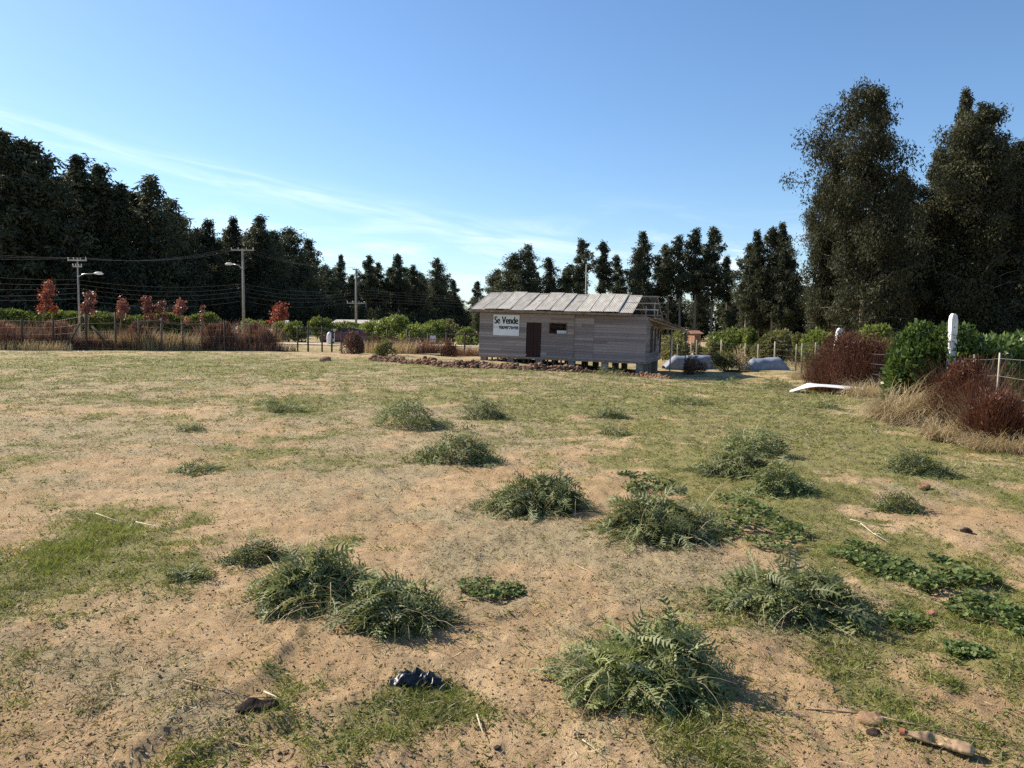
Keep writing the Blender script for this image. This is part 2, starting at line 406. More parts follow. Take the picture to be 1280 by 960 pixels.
M['crumb'] = plain('soil_crumb', (0.13, 0.085, 0.05), (0.33, 0.22, 0.13), 9.0, 0.95, 0.4, 0.01, spec=0.1)
M['road'] = plain('dirt_road', (0.42, 0.32, 0.22), (0.52, 0.42, 0.30), 1.2, 0.95, 0.4, 0.02, spec=0.1)
M['stone'] = plain('brown_stone', (0.16, 0.095, 0.055), (0.33, 0.21, 0.12), 14.0, 0.9, 0.5, 0.01)
M['redstone'] = plain('reddish_stone', (0.24, 0.10, 0.06), (0.36, 0.18, 0.11), 14.0, 0.9, 0.5, 0.01)
M['bag'] = plain('black_plastic', (0.008, 0.008, 0.009), (0.02, 0.02, 0.022), 30.0, 0.38, 0.25, 0.004, spec=0.45)
M['char'] = plain('dark_bark', (0.012, 0.008, 0.006), (0.06, 0.035, 0.022), 16.0, 0.9, 0.8, 0.02)
M['bottle'] = plain('dusty_beige_plastic', (0.17, 0.105, 0.055), (0.38, 0.26, 0.145), 18.0, 0.5, 0.3, 0.01, spec=0.5)
M['cap'] = plain('orange_red_plastic', (0.28, 0.085, 0.05), (0.40, 0.15, 0.09), 12.0, 0.5, 0.1, 0.005)
M['twig'] = plain('dry_twig', (0.15, 0.10, 0.065), (0.30, 0.22, 0.15), 20.0, 0.9, 0.3, 0.005)
M['paletwig'] = plain('bleached_stick', (0.36, 0.30, 0.21), (0.55, 0.47, 0.35), 20.0, 0.8, 0.2, 0.005)
M['carpaint'] = plain('maroon_car_paint', (0.10, 0.022, 0.028), (0.12, 0.028, 0.034), 2.0, 0.3, 0.0, spec=0.5)
M['glass'] = plain('dark_window_glass', (0.02, 0.022, 0.025), (0.03, 0.032, 0.036), 2.0, 0.08, 0.0, spec=0.5)
M['rubber'] = plain('black_rubber', (0.015, 0.015, 0.015), (0.03, 0.03, 0.03), 9.0, 0.8, 0.1)
M['chrome'] = plain('grey_metal', (0.35, 0.35, 0.36), (0.5, 0.5, 0.5), 9.0, 0.4, 0.0, metal=0.7)
M['lampwhite'] = plain('white_lamp_housing', (0.6, 0.6, 0.6), (0.74, 0.74, 0.74), 9.0, 0.4, 0.0)
M['plaster'] = plain('pale_plaster', (0.45, 0.44, 0.42), (0.58, 0.57, 0.54), 3.0, 0.9, 0.1, 0.01)

# ------------------------------------------------------------------ ground sheet
def build_ground():
    a_in = np.linspace(R(-48), R(48), 560); a_out = np.linspace(R(48), R(312), 70)[1:-1]
    A = np.concatenate([a_in, a_out]); na = len(A)
    rr = np.concatenate([[0.35], np.geomspace(0.9, 60, 430), np.geomspace(63, 900, 34)])
    nr = len(rr)
    RR, AA = np.meshgrid(rr, A, indexing='ij')
    X = RR * np.sin(AA); Y = RR * np.cos(AA)
    Z = T(X, Y)
    V = np.stack([X, Y, Z], -1).reshape(-1, 3)
    i = np.arange(nr - 1)[:, None]; j = np.arange(na)[None, :]; jn = (j + 1) % na
    F = np.stack([i * na + j, i * na + jn + 0 * i, (i + 1) * na + jn, (i + 1) * na + j], -1).reshape(-1, 4)[:, ::-1]
    V = np.vstack([V, [[0, 0, gz(0, 0)]]]); c = len(V) - 1
    jj = np.arange(na); Ft = np.stack([jj, (jj + 1) % na, np.full(na, c)], -1)
    g = green(V[:, 0], V[:, 1]); s = straw(V[:, 0], V[:, 1])
    me = np_mesh('ground', V, [F, Ft], {'green': g, 'straw': s}, True)
    o = link('ground', me, M['soil'])
    bm = bmesh.new(); bm.from_mesh(me); bmesh.ops.recalc_face_normals(bm, faces=bm.faces)
    bm.faces.ensure_lookup_table()
    if sum(f.normal.z for f in list(bm.faces)[:2000]) < 0: bmesh.ops.reverse_faces(bm, faces=bm.faces)
    bm.to_mesh(me); bm.free()
    tag(o, kind='structure')
build_ground()
def build_road():
    pts = [(-120, 66), (-60, 67.5), (-30, 69), (0, 71), (40, 74)]
    v, f = [], []
    for k, (x, y) in enumerate(pts):
        pass
    xs = np.linspace(-120, 40, 81); cy = np.interp(xs, [p[0] for p in pts], [p[1] for p in pts])
    for x, y in zip(xs, cy):
        for dy in (-4.0, -1.5, 1.5, 4.0):
            v.append((x, y + dy, gz(x, y + dy) + 0.05))
    for i in range(80):
        for j in range(3): f.append((i * 4 + j, (i + 1) * 4 + j, (i + 1) * 4 + j + 1, i * 4 + j + 1))
    me = bpy.data.meshes.new('dirt_road'); me.from_pydata(v, [], f)
    tag(link('dirt_road', me, M['road']), kind='structure')
build_road()

# ------------------------------------------------------------------ foliage generators (meshes)
def unit(a): return a / np.maximum(np.linalg.norm(a, axis=-1, keepdims=True), 1e-9)
def kites(P, D, Sd, L, W, tint, bend=0.0):
    """leaf quads: base P, direction D, side Sd, length L, width W"""
    L = np.asarray(L)[:, None]; W = np.asarray(W)[:, None]
    nrm = np.cross(D, Sd)
    mid = P + D * L * 0.45 + nrm * L * bend
    V = np.stack([P, mid + Sd * W * 0.5, P + D * L, mid - Sd * W * 0.5], 1).reshape(-1, 3)
    F = np.arange(len(P) * 4).reshape(-1, 4)
    return V, F, np.repeat(tint, 4)
def tubes_np(mb, pts, r, k): mb.tube(pts, r, k, cap=False)
def eucalyptus(seed, H, Rm, base, nb, nl, L, W, top=1.8, sparse=0.0, spread=1.0):
    rng = np.random.RandomState(seed)
    lean = rng.normal(0, 0.012 * H, 2)
    tz = np.linspace(0, 1, 9)
    tx = lean[0] * tz ** 1.5 + 0.010 * H * np.sin(tz * 5 + rng.rand() * 6) * tz
    ty = lean[1] * tz ** 1.5 + 0.010 * H * np.cos(tz * 4 + rng.rand() * 6) * tz
    def tp(t): return np.array([np.interp(t, tz, tx), np.interp(t, tz, ty), t * H * 0.97])
    mb = MB()
    r0 = 0.0125 * H
    mb.tube([tp(t) for t in tz], [max(r0 * (1 - 0.93 * t) * (1.25 if t == 0 else 1), 0.02) for t in tz], 7, cap=False)
    C, Cr, Ct = [], [], []
    ph = rng.rand() * 6
    lob = [(rng.rand() * TAU, rng.rand(), rng.rand()) for _ in range(5)]
    for i in range(nb):
        u = (i + rng.rand()) / nb; t = base + (1 - base) * u ** 0.92
        env = Rm * min(1.0, 0.62 + (u / 0.22) ** 0.8 * 0.4) * (1 - u ** top) ** 0.8
        a = ph + i * 2.399 + rng.normal(0, 0.35)
        ln = (0.34 + 0.86 * rng.rand() ** 1.2) * env * spread
        for (la, lu, lw) in lob:
            ln *= 1 + 0.35 * math.cos(a - la) * math.exp(-((u - lu) / 0.25) ** 2)
        ln = min(ln, 1.12 * env + 0.2)
        elv = R(10 + 34 * rng.rand() + 36 * u ** 1.5)
        p0 = tp(t); d = np.array([math.cos(a) * math.cos(elv), math.sin(a) * math.cos(elv), math.sin(elv)])
        p1 = p0 + d * ln * 0.6; p2 = p0 + d * ln + np.array([0, 0, -0.12 * ln])
        rb = max(0.27 * r0 * (1 - 0.7 * u), 0.022)
        mb.tube([p0, p1, p2], [rb, rb * 0.6, rb * 0.2], 3, cap=False)
        m = 2 + int(ln / 0.75)
        ct = rng.rand()
        for k in range(m):
            s0 = 0.22 + 0.34 * min(1.0, max(0.0, (u - 0.25) / 0.3)); s = s0 + (1.07 - s0) * (k + 0.6 * rng.rand()) / m
            if rng.rand() < sparse: continue
            q = p0 + (p1 - p0) * min(s / 0.6, 1) + (p2 - p1) * max((s - 0.6) / 0.4, 0)
            C.append(q + rng.normal(0, 0.12 * ln + 0.1, 3) * (1, 1, 0.7)); Cr.append((0.075 + 0.15 * rng.rand() ** 1.3) * (0.45 * Rm + 0.55 * env) + 0.12); Ct.append(0.6 * ct + 0.4 * rng.rand())
    for k in range(5):      # leader shoots
        t = 0.90 + 0.11 * k / 4; C.append(tp(t) + rng.normal(0, 0.45 * (1.2 - k / 5), 3) * (1, 1, .6)); Cr.append(0.062 * Rm * (1.6 - k / 4)); Ct.append(rng.rand())
    C = np.array(C); Cr = np.array(Cr); Ct = np.array(Ct)
    w = Cr ** 1.8; cnt = rng.multinomial(nl, w / w.sum())
    idx = np.repeat(np.arange(len(C)), cnt); n = len(idx)
    off = unit(rng.normal(0, 1, (n, 3))) * (rng.rand(n, 1) ** 0.55) * Cr[idx][:, None] * np.array([1.0, 1.0, 0.85])
    P = C[idx] + off; P[:, 2] -= 0.35 * Cr[idx] * rng.rand(n) ** 2 * 2.0
    out = unit(off + 1e-6)
    D = unit(0.75 * rng.normal(0, 1, (n, 3)) + np.array([0, 0, -0.75]) + 0.35 * out)
    Sd = unit(np.cross(D, rng.normal(0, 1, (n, 3))))
    sz = rng.uniform(0.65, 1.35, n)
    V, F, t = kites(P, D, Sd, L * sz, W * sz, np.clip(0.55 * Ct[idx] + 0.6 * (rng.rand(n) - 0.2), 0, 1), 0.06)
    return np_mesh('crown', V, F, {'tint': t}), mb.mesh('trunk', True)
def bush_mesh(seed, rx, ry, h, n, L, W, lumps=14, up=0.3, shell=0.75, stems=10, low=0.0, boxy=0.0):
    rng = np.random.RandomState(seed)
    C, Cr = [], []
    for i in range(lumps):
        a = rng.rand() * TAU; e = rng.rand() * 0.98
        rho = math.sqrt(max(1 - e ** (2 + boxy), 0)) * (0.45 + 0.40 * rng.rand())
        C.append((rx * rho * math.cos(a), ry * rho * math.sin(a), h * max(low, (0.12 + 0.66 * e * (0.8 + 0.35 * rng.rand()))))); Cr.append(0.20 + 0.20 * rng.rand())
    C = np.array(C); Cr = np.array(Cr); Ct = rng.rand(lumps)
    idx = rng.randint(0, lumps, n)
    o = unit(rng.normal(0, 1, (n, 3))); rad = shell + (1 - shell) * rng.rand(n, 1)
    off = o * rad * Cr[idx][:, None] * np.array([rx, ry, h * 0.75])
    P = C[idx] + off; P[:, 2] = np.maximum(P[:, 2], 0.02 + 0.05 * rng.rand(n))
    D = unit(0.7 * rng.normal(0, 1, (n, 3)) + 0.8 * o + np.array([0, 0, up]))
    Sd = unit(np.cross(D, rng.normal(0, 1, (n, 3))))
    sz = rng.uniform(0.6, 1.4, n)
    V, F, t = kites(P, D, Sd, L * sz, W * sz, np.clip(0.4 * Ct[idx] + 0.7 * rng.rand(n), 0, 1), 0.05)
    V[:, 2] = np.maximum(V[:, 2], 0.01)
    mb = MB()
    for i in range(stems):
        c = C[i % lumps] * 0.95
        mb.tube([(c[0] * 0.12, c[1] * 0.12, -0.05), (c[0] * 0.5, c[1] * 0.5, c[2] * 0.6), tuple(c)], [0.012 + 0.012 * h, 0.008 + 0.006 * h, 0.004], 4, cap=False)
    return np_mesh('foliage', V, F, {'tint': t}), mb.mesh('stem', True)
def arch_mesh(seed, n, rx, ry, ln, w, droop=1.0, upr=(45, 85), name='blades', nseg=5, dirbias=None):
    """tufts of arching ribbon blades"""
    rng = np.random.RandomState(seed)
    a = rng.rand(n) * TAU; r = np.sqrt(rng.rand(n))
    P = np.stack([rx * r * np.cos(a), ry * r * np.sin(a), np.zeros(n)], -1)
    az_ = a + rng.normal(0, 0.9, n)
    if dirbias is not None:
        m = rng.rand(n) < 0.6; az_ = np.where(m, dirbias + rng.normal(0, 0.6, n), az_)
    pit = np.radians(rng.uniform(upr[0], upr[1], n)); L = ln * rng.uniform(0.45, 1.2, n)
    sd = np.stack([-np.sin(az_), np.cos(az_), 0 * az_], -1)
    rows = []; p = P.copy()
    for k in range(nseg + 1):
        ww = w * (1 - 0.85 * k / nseg) * 0.5
        rows.append(np.stack([p - sd * ww, p + sd * ww], 1))
        d = np.stack([np.cos(az_) * np.cos(pit), np.sin(az_) * np.cos(pit), np.sin(pit)], -1)
        p = p + d * (L / nseg)[:, None]; p[:, 2] = np.maximum(p[:, 2], 0.015)
        pit = pit - np.radians(rng.uniform(8, 30, n)) * droop
    V = np.stack(rows, 1).reshape(n, -1, 3)
    m = (nseg + 1) * 2; b = np.arange(n)[:, None] * m
    F = np.concatenate([np.stack([b + 2 * k, b + 2 * k + 1, b + 2 * k + 3, b + 2 * k + 2], -1).reshape(-1, 4) for k in range(nseg)])
    t = np.repeat(rng.rand(n), m)
    return np_mesh(name, V.reshape(-1, 3), F, {'tint': t})
def pinnate(rng, p, azm, pit, L, roll, stations=9, droop=1.0, lw=0.21):
    """one lobed cardoon leaf: returns verts, quads, rib flags"""
    nseg = 8
    pts, dirs = [], []; q = np.array(p, float)
    for k in range(nseg + 1):
        pts.append(q.copy())
        d = np.array([math.cos(azm) * math.cos(pit), math.sin(azm) * math.cos(pit), math.sin(pit)])
        dirs.append(d); q = q + d * L / nseg
        if q[2] < 0.012: q[2] = 0.012; pit = max(pit, -0.05)
        pit -= droop * (0.10 + 0.12 * k / nseg); azm += rng.normal(0, 0.13)
    pts = np.array(pts); dirs = np.array(dirs)
    h = np.stack([-dirs[:, 1], dirs[:, 0], 0 * dirs[:, 0]], -1); h = unit(h); up = np.cross(dirs, h) * 1.0
    sd = h * math.cos(roll) + up * math.sin(roll); nm = np.cross(dirs, sd)
    V, F, rib = [], [], []
    for k in range(nseg + 1):
        w = 0.022 * L * (1 - 0.8 * k / nseg)
        V += [pts[k] - sd[k] * w + nm[k] * 0.002, pts[k] + nm[k] * (0.002 + w * 0.7), pts[k] + sd[k] * w + nm[k] * 0.002]; rib += [1, 1, 1]
        if k:
            b = (k - 1) * 3; F += [(b, b + 1, b + 4, b + 3), (b + 1, b + 2, b + 5, b + 4)]
    for i in range(stations):
        s = 0.12 + 0.85 * (i + 0.5) / stations; x = s * nseg; k = min(int(x), nseg - 1); f = x - k
        c = pts[k] * (1 - f) + pts[k + 1] * f; d = dirs[k]; lob = lw * L * math.sin(math.pi * min(0.12 + 0.86 * s, 1)) ** 0.7 * rng.uniform(0.55, 1.35); fw_ = rng.uniform(.35, 1.1)
        for sg in (-1, 1):
            hw = 0.030 * L
            tip = c + sd[k] * sg * lob + d * lob * fw_ + nm[k] * lob * rng.uniform(-0.45, 0.6)
            mid = c + sd[k] * sg * lob * 0.5 + d * lob * fw_ * 0.35 + nm[k] * lob * rng.uniform(-.1, 0.3)
            b = len(V)
            a0, a1 = c - d * hw * 0.8, c + d * hw
            m0, m1 = mid - d * hw * 0.75, mid + d * hw * 0.75
            V += [a0, a1, m1, m0, tip]; rib += [0.35, 0.35, 0, 0, 0]
            F += [(b, b + 1, b + 2, b + 3) if sg > 0 else (b + 3, b + 2, b + 1, b), (b + 3, b + 2, b + 4, b + 4) if sg > 0 else (b + 2, b + 3, b + 4, b + 4)]
    return V, F, rib
def build_leaves(name, leaves, tints):
    V, Q, Tt, ti, rb = [], [], [], [], []
    for (v, f, r), t in zip(leaves, tints):
        b = len(V); V += [tuple(x) for x in v]; rb += r; ti += [t] * len(v)
        for q in f:
            if q[2] == q[3]: Tt.append((q[0] + b, q[1] + b, q[2] + b))
            else: Q.append(tuple(i + b for i in q))
    return np_mesh(name, np.array(V), [np.array(Q), np.array(Tt)], {'tint': ti, 'rib': rb})
def heap_mesh(seed, rx, ry, h, n, L, stations=9):
    rng = np.random.RandomState(seed); lv, ti = [], []
    lumps = [(rng.uniform(-.5, .5) * rx, rng.uniform(-.5, .5) * ry, rng.uniform(0.55, 1.0)) for _ in range(4)]
    for i in range(n):
        a = rng.rand() * TAU; rho = math.sqrt(rng.rand()) * 0.86
        x, y = rx * rho * math.cos(a), ry * rho * math.sin(a)
        hh = h * max(0.25, max(lz * math.exp(-(((x - lx) / (0.62 * rx)) ** 2 + ((y - ly) / (0.62 * ry)) ** 2)) for lx, ly, lz in lumps)) * (1 - rho ** 3 * 0.6)
        z = hh * rng.uniform(0.15, 1.0) ** 0.6
        stray = rng.rand() < 0.13
        if stray: k_ = rng.uniform(.9, 1.25) / max(rho, .05); x *= k_; y *= k_; z = 0.02
        az_ = math.atan2(y * rx, x * ry) + rng.normal(0, 0.9)
        pit = rng.uniform(-0.55, 0.55) * (1 - 0.4 * rho)
        if rng.rand() < 0.06: pit = rng.uniform(0.6, 1.1)
        l = L * rng.uniform(0.5, 1.2) * (.7 if stray else 1)
        if stray: pit = rng.uniform(-.05, .3)
        p = np.array([x, y, z]) - 0.35 * l * np.array([math.cos(az_), math.sin(az_), 0.2]); p[2] = max(p[2], 0.015)
        lv.append(pinnate(rng, p, az_, pit, l, rng.normal(0, 0.7) + (math.pi if rng.rand() < 0.22 else 0), stations, rng.uniform(0.5, 1.4)))
        ti.append(float(np.clip(rng.normal(0.45, 0.36), 0, 1)))
    return build_leaves('leaf_heap', lv, ti)

# ------------------------------------------------------------------ distant trees
def h_at(px, py, Y): return far(px, py, Y)[2]
EUC = []
specs = [  # H, Rm, base, nb, top, sparse
    (22, 5.4, 0.06, 115, 2.0, 0.12), (23, 4.8, 0.08, 105, 1.5, 0.14), (21, 5.8, 0.05, 120, 2.4, 0.12), (24, 4.4, 0.10, 100, 1.35, 0.18),
    (22, 5.2, 0.06, 110, 1.7, 0.12), (20, 3.7, 0.42, 52, 1.6, 0.24), (22, 3.2, 0.48, 46, 1.5, 0.3), (21, 4.0, 0.36, 56, 1.5, 0.24)]
for k, (H, Rm, b, nb, tp_, sp) in enumerate(specs):
    EUC.append((H,) + eucalyptus(100 + k, H, Rm, b, nb, 15000 if k < 5 else 7500, 0.52, 0.17, tp_, sp))
rt = random.Random(5)
def plant_tree(variant, x, y, H, label, group, rz, wide=1.0, mats=('euc', 'bark'), name='eucalyptus_tree', lib=None):
    h0, cm, tm = (lib or EUC)[variant]
    t = thing(name, label, 'tree', (x, y, gz(x, y) - 0.1), rz, group)
    t.rotation_euler = (rt.gauss(0, .022), rt.gauss(0, .022), rz)
    s = H / h0; t.scale = (s * wide, s * wide, s)
    link('trunk', tm, M[mats[1]], t); link('crown', cm, M[mats[0]], t)
    return t
def dline(px): return float(np.interp(px, [-200, 0, 190, 330, 420, 570], [88, 95, 112, 150, 205, 270]))
LEFT = [(5, 157, 'outermost tall eucalyptus at the left edge, with a ragged feathery top'), (22, 166, 'eucalyptus with open feathery top second from the left edge'),
        (44, 176, 'round-topped tall eucalyptus near the left edge before the first notch in the skyline'), (97, 187, 'broad pointed eucalyptus rising straight above the left lamp pole'),
        (127, 198, 'slim pointed eucalyptus just right of the broad one above the left lamp pole'), (155, 228, 'shorter eucalyptus filling the dip between two pointed crowns'),
        (186, 214, 'last tall pointed eucalyptus before the skyline drops to the right'), (206, 245, 'shoulder-like eucalyptus on the right flank of the tall pointed one'),
        (224, 268, 'small dark eucalyptus at the foot of the skyline step'), (256, 271, 'narrow eucalyptus with see-through crown right of the skyline step'),
        (290, 270, 'bushy eucalyptus standing left above the tall concrete lamp pole'), (325, 265, 'tallest eucalyptus of the middle left group, right of the concrete pole'),
        (345, 286, 'eucalyptus tucked to the right of the tallest middle left one'), (366, 281, 'dense cone-shaped eucalyptus above the bright red tree'),
        (388, 296, 'sloping eucalyptus at the right shoulder of the middle left group'), (405, 330, 'low eucalyptus in the dip right of the middle left group'),
        (424, 317, 'thin eucalyptus with gaps left of the third power pole'), (456, 317, 'thin-topped eucalyptus just right of the third power pole'),
        (476, 326, 'small narrow eucalyptus among the thin ones right of the third pole'), (497, 315, 'slimmest spire-like eucalyptus with a tufted tip'),
        (520, 330, 'eucalyptus between the slim spire and the broad right-hand crown'), (547, 321, 'broad eucalyptus that closes the left wood on its right'),
        (568, 348, 'lowest eucalyptus at the right end of the left wood'), (596, 350, 'small lone eucalyptus in the gap left of the house roof')]
for i, (px, py, lab) in enumerate(LEFT):
    Y = dline(px); x, y, z = far(px, py, Y)
    v = rt.choice((0, 1, 2, 3, 4)) if px < 410 else rt.choice((5, 6, 7, 3))
    if px in (547, 520): v = 0
    plant_tree(v, x, y, z + 0.3, lab, 'front row of the left eucalyptus wood', rt.random() * 6, 1.3 if px < 410 else 1.15)
n_fill = 0
ZONES = [(-120, 'out past the left picture edge'), (10, 'behind the outermost tall ones'), (60, 'above the largest red-leaved tree'), (110, 'behind the left lamp pole'), (165, 'behind the small red trees'),
         (225, 'under the skyline step'), (303, 'behind the tall concrete pole'), (350, 'above the bright red tree'), (400, 'left of the third power pole'), (445, 'behind the third power pole'), (500, 'under the slim spire'), (560, 'near its right-hand end')]
for row in range(4):
    px = -190.0
    while px < 590:
        Y = dline(px) + (3 + row * 7) * (1 + max(px - 200, 0) / 500)
        sky_y = float(np.interp(px, [-200, 0, 60, 97, 150, 186, 215, 260, 325, 400, 440, 500, 547, 580], [120, 158, 205, 192, 225, 218, 274, 276, 270, 325, 322, 324, 326, 372]))
        x, y, z = far(px, sky_y + 4 + rt.random() * 24 + row * 2, Y)
        near_ = min(ZONES, key=lambda q: abs(q[0] - px))
        plant_tree(rt.choice((0, 1, 2, 3, 4)), x, y, z, 'dark inner eucalyptus of the left wood, ' + near_[1], 'inner trees of the left eucalyptus wood', rt.random() * 6, 1.2 + 0.3 * rt.random())
        n_fill += 1
        px += (4.2 + 2.6 * rt.random()) * 960 / Y
CENTER = [(640, 318, 150, 2, 'dense eucalyptus clump tree above the left part of the tin roof'), (664, 307, 150, 0, 'highest dense eucalyptus above the tin roof'), (690, 322, 152, 4, 'dense eucalyptus on the right of the clump above the tin roof'),
          (620, 338, 155, 2, 'low dense eucalyptus at the left of the clump over the roof'), (712, 334, 158, 7, 'narrow low eucalyptus beside the thin pole over the roof'),
          (728, 298, 150, 5, 'slender bare-stemmed eucalyptus with a tufted head above the thin pole'), (752, 302, 152, 6, 'slim eucalyptus second to the right of the thin pole'),
          (773, 318, 155, 7, 'shorter eucalyptus left of the tall spire over the roof end'), (793, 313, 156, 6, 'thin eucalyptus close on the left of the tall spire'), (808, 288, 150, 1, 'tall spire eucalyptus above the open roof end'), (822, 318, 154, 7, 'eucalyptus on the right flank of the tall spire'),
          (838, 305, 152, 6, 'airy eucalyptus left of the pair of tall crowns'), (853, 293, 150, 5, 'airy eucalyptus with bare lower stem beside the tall pair'), (872, 283, 148, 5, 'left one of the pair of tall tufted eucalyptus crowns'), (893, 282, 148, 7, 'right one of the pair of tall tufted eucalyptus crowns'), (912, 320, 150, 6, 'small tufted eucalyptus standing free right of the tall pair'),
          (935, 303, 128, 7, 'left tree of the pale-stemmed group beside the big right wood'), (952, 287, 126, 3, 'dense tree of the pale-stemmed group beside the big right wood'), (970, 282, 124, 7, 'pale-stemmed eucalyptus with the highest crown of its group'), (988, 276, 122, 3, 'rightmost tree of the pale-stemmed group')]
for px, py, Y, v, lab in CENTER:
    x, y, z = far(px, py, Y)
    plant_tree(v, x, y, z + 0.8, lab, 'eucalyptus row behind the house', rt.random() * 6, 1.2 if px < 715 else 1.08)
for row in range(3):
    px = 600.0
    while px < 1010:
        Y = (162 if px < 915 else 135) + row * 7
        sky_y = float(np.interp(px, [600, 620, 665, 705, 730, 800, 880, 905, 925, 960, 1010], [366, 342, 326, 354, 362, 352, 346, 350, 325, 308, 304]))
        x, y, z = far(px, sky_y + rt.random() * 26, Y)
        plant_tree(rt.choice((0, 1, 2, 3, 4)), x, y, z, 'dark back-row eucalyptus ' + min(((640, 'above the left part of the tin roof'), (740, 'near the thin pole over the roof'), (810, 'behind the tall spire over the open roof end'), (880, 'behind the tall tufted pair'), (960, 'behind the pale-stemmed group')), key=lambda q: abs(q[0] - px))[1], 'inner trees of the wood behind the house', rt.random() * 6, 1.1 + 0.2 * rt.random())
        px += (4.6 + 2.4 * rt.random()) * 960 / Y
def undergrowth(seed, p0, p1, hgt, n):
    rng = np.random.RandomState(seed); s_ = rng.rand(n); x = p0[0] + (p1[0] - p0[0]) * s_ ; y = p0[1] + (p1[1] - p0[1]) * s_ + rng.normal(0, 2.0, n)
    h = hgt * (0.45 + 0.9 * fbm(x * 0.22, y * 0.1, seed, 4))
    P = np.stack([x, y, T(x, y) + h * rng.rand(n) ** 0.7], -1); D = unit(rng.normal(0, 1, (n, 3)) + (0, 0, -.5)); Sd = unit(np.cross(D, rng.normal(0, 1, (n, 3)))); z_ = rng.uniform(.6, 1.3, n)
    V, F, t = kites(P, D, Sd, .8 * z_, .3 * z_, rng.rand(n), .05)
    tag(link('undergrowth', np_mesh('undergrowth', V, F, {'tint': t}), M['euc']), kind='stuff')
undergrowth(5, far(590, 400, 172)[:2], far(920, 400, 168)[:2], 8.0, 16000)
undergrowth(6, far(905, 400, 150)[:2], far(1030, 400, 140)[:2], 7.0, 9000)
undergrowth(9, far(-60, 400, 112)[:2], far(590, 400, 285)[:2], 8.0, 26000)
# big wood on the right
NEAR = []
for k, (H, Rm, b, nb, tp_, sp) in enumerate([(26, 7.4, 0.05, 125, 4.5, 0.26), (26, 6.6, 0.06, 108, 3.4, 0.26), (24, 5.4, 0.05, 110, 1.7, 0.08), (25, 6.4, 0.06, 110, 3.4, 0.2)]):
    NEAR.append((H,) + eucalyptus(300 + k, H, Rm, b, nb, 62000, 0.36, 0.130, tp_, sp, 1.0))
RIGHT = [(1090, 97, 74, 0, 0.86, 'tallest broad eucalyptus of the right wood with a round ragged head'), (1056, 196, 79, 3, 0.66, 'eucalyptus forming the left flank of the tallest right-hand tree'),
         (1036, 262, 80, 2, 0.72, 'lower eucalyptus at the left foot of the big right wood'), (1124, 204, 80, 1, 0.9, 'eucalyptus filling the dip between the two big right-hand crowns'),
         (1240, 114, 76, 1, 1.0, 'tall eucalyptus with dark rounded head near the right edge'), (1198, 106, 92, 2, 0.62, 'pale pointed eucalyptus spire peeping out behind the rounded crown at right'),
         (1172, 190, 80, 3, 0.9, 'eucalyptus on the left slope of the rounded right-hand crown'), (1290, 165, 78, 0, 1.0, 'eucalyptus cut by the right edge of the picture')]
for px, py, Y, v, wd, lab in RIGHT:
    x, y, z = far(px, py, Y)
    plant_tree(v, x, y, z + 0.3, lab, 'front trees of the right eucalyptus wood', rt.random() * 6, wd, ('euc_near', 'bark'), lib=NEAR)
for row in range(3):
    for px in np.arange(1062, 1480, 46):
        Y = 84 + row * 7 + rt.random() * 3
        sky_y = float(np.interp(px, [1020, 1075, 1140, 1210, 1280, 1480], [285, 205, 262, 190, 205, 150])) + rt.random() * 40
        x, y, z = far(px + rt.uniform(-12, 12), sky_y, Y)
        plant_tree(rt.randrange(4), x, y, z, 'dark inner eucalyptus of the right wood, ' + min(((1040, 'behind its left flank'), (1080, 'behind its tallest crown'), (1140, 'in its middle dip'), (1230, 'behind the rounded crown'), (1330, 'beyond the right picture edge')), key=lambda q: abs(q[0] - px))[1], 'inner trees of the right eucalyptus wood', rt.random() * 6, 1.05, ('euc_near', 'bark'), lib=NEAR)

# ------------------------------------------------------------------ hedges, bushes, red trees behind the left fence
def hedge_mesh(seed, pts, wid, hgt, n, L, W):
    rng = np.random.RandomState(seed)
    pts = np.array(pts, float); seg = np.linalg.norm(np.diff(pts, axis=0), axis=1); cum = np.concatenate([[0], np.cumsum(seg)])
    s = rng.rand(n) * cum[-1]
    x = np.interp(s, cum, pts[:, 0]); y = np.interp(s, cum, pts[:, 1])
    hh = hgt * (0.82 + 0.36 * fbm(s * 0.5, 0 * s, seed, 3)); a = rng.rand(n) * math.pi
    P = np.stack([x, y + wid * 0.5 * np.cos(a) * (0.8 + 0.3 * rng.rand(n)), hh * (np.sin(a) ** 0.5) * (0.80 + 0.22 * rng.rand(n))], -1)
    m = rng.rand(n) < 0.4; P[m, 2] *= rng.rand(m.sum())
    P[:, 2] += T(P[:, 0], P[:, 1])
    o = np.stack([0 * a, np.cos(a), np.sin(a)], -1)
    D = unit(0.8 * rng.normal(0, 1, (n, 3)) + 0.7 * o + (0, 0, 0.3)); Sd = unit(np.cross(D, rng.normal(0, 1, (n, 3)))); sz = rng.uniform(0.6, 1.4, n)
    V, F, t = kites(P, D, Sd, L * sz, W * sz, rng.rand(n), 0.05)
    return np_mesh('foliage', V, F, {'tint': t})
def hpt(px, Y): return far(px, 405, Y)[:2]
hd = link('hedge', hedge_mesh(7, [hpt(-90, 77), hpt(125, 79)], 2.6, 2.75, 30000, 0.26, 0.12), M['hedge'])
tag(hd, 'long sunlit-topped green hedge along the road behind the leftmost brush', 'hedge')
hd = link('hedge', hedge_mesh(8, [hpt(132, 79), hpt(272, 80)], 2.4, 2.55, 20000, 0.26, 0.12), M['hedge'])
tag(hd, 'low green hedge stretch under the small red trees and left of the concrete pole', 'hedge')
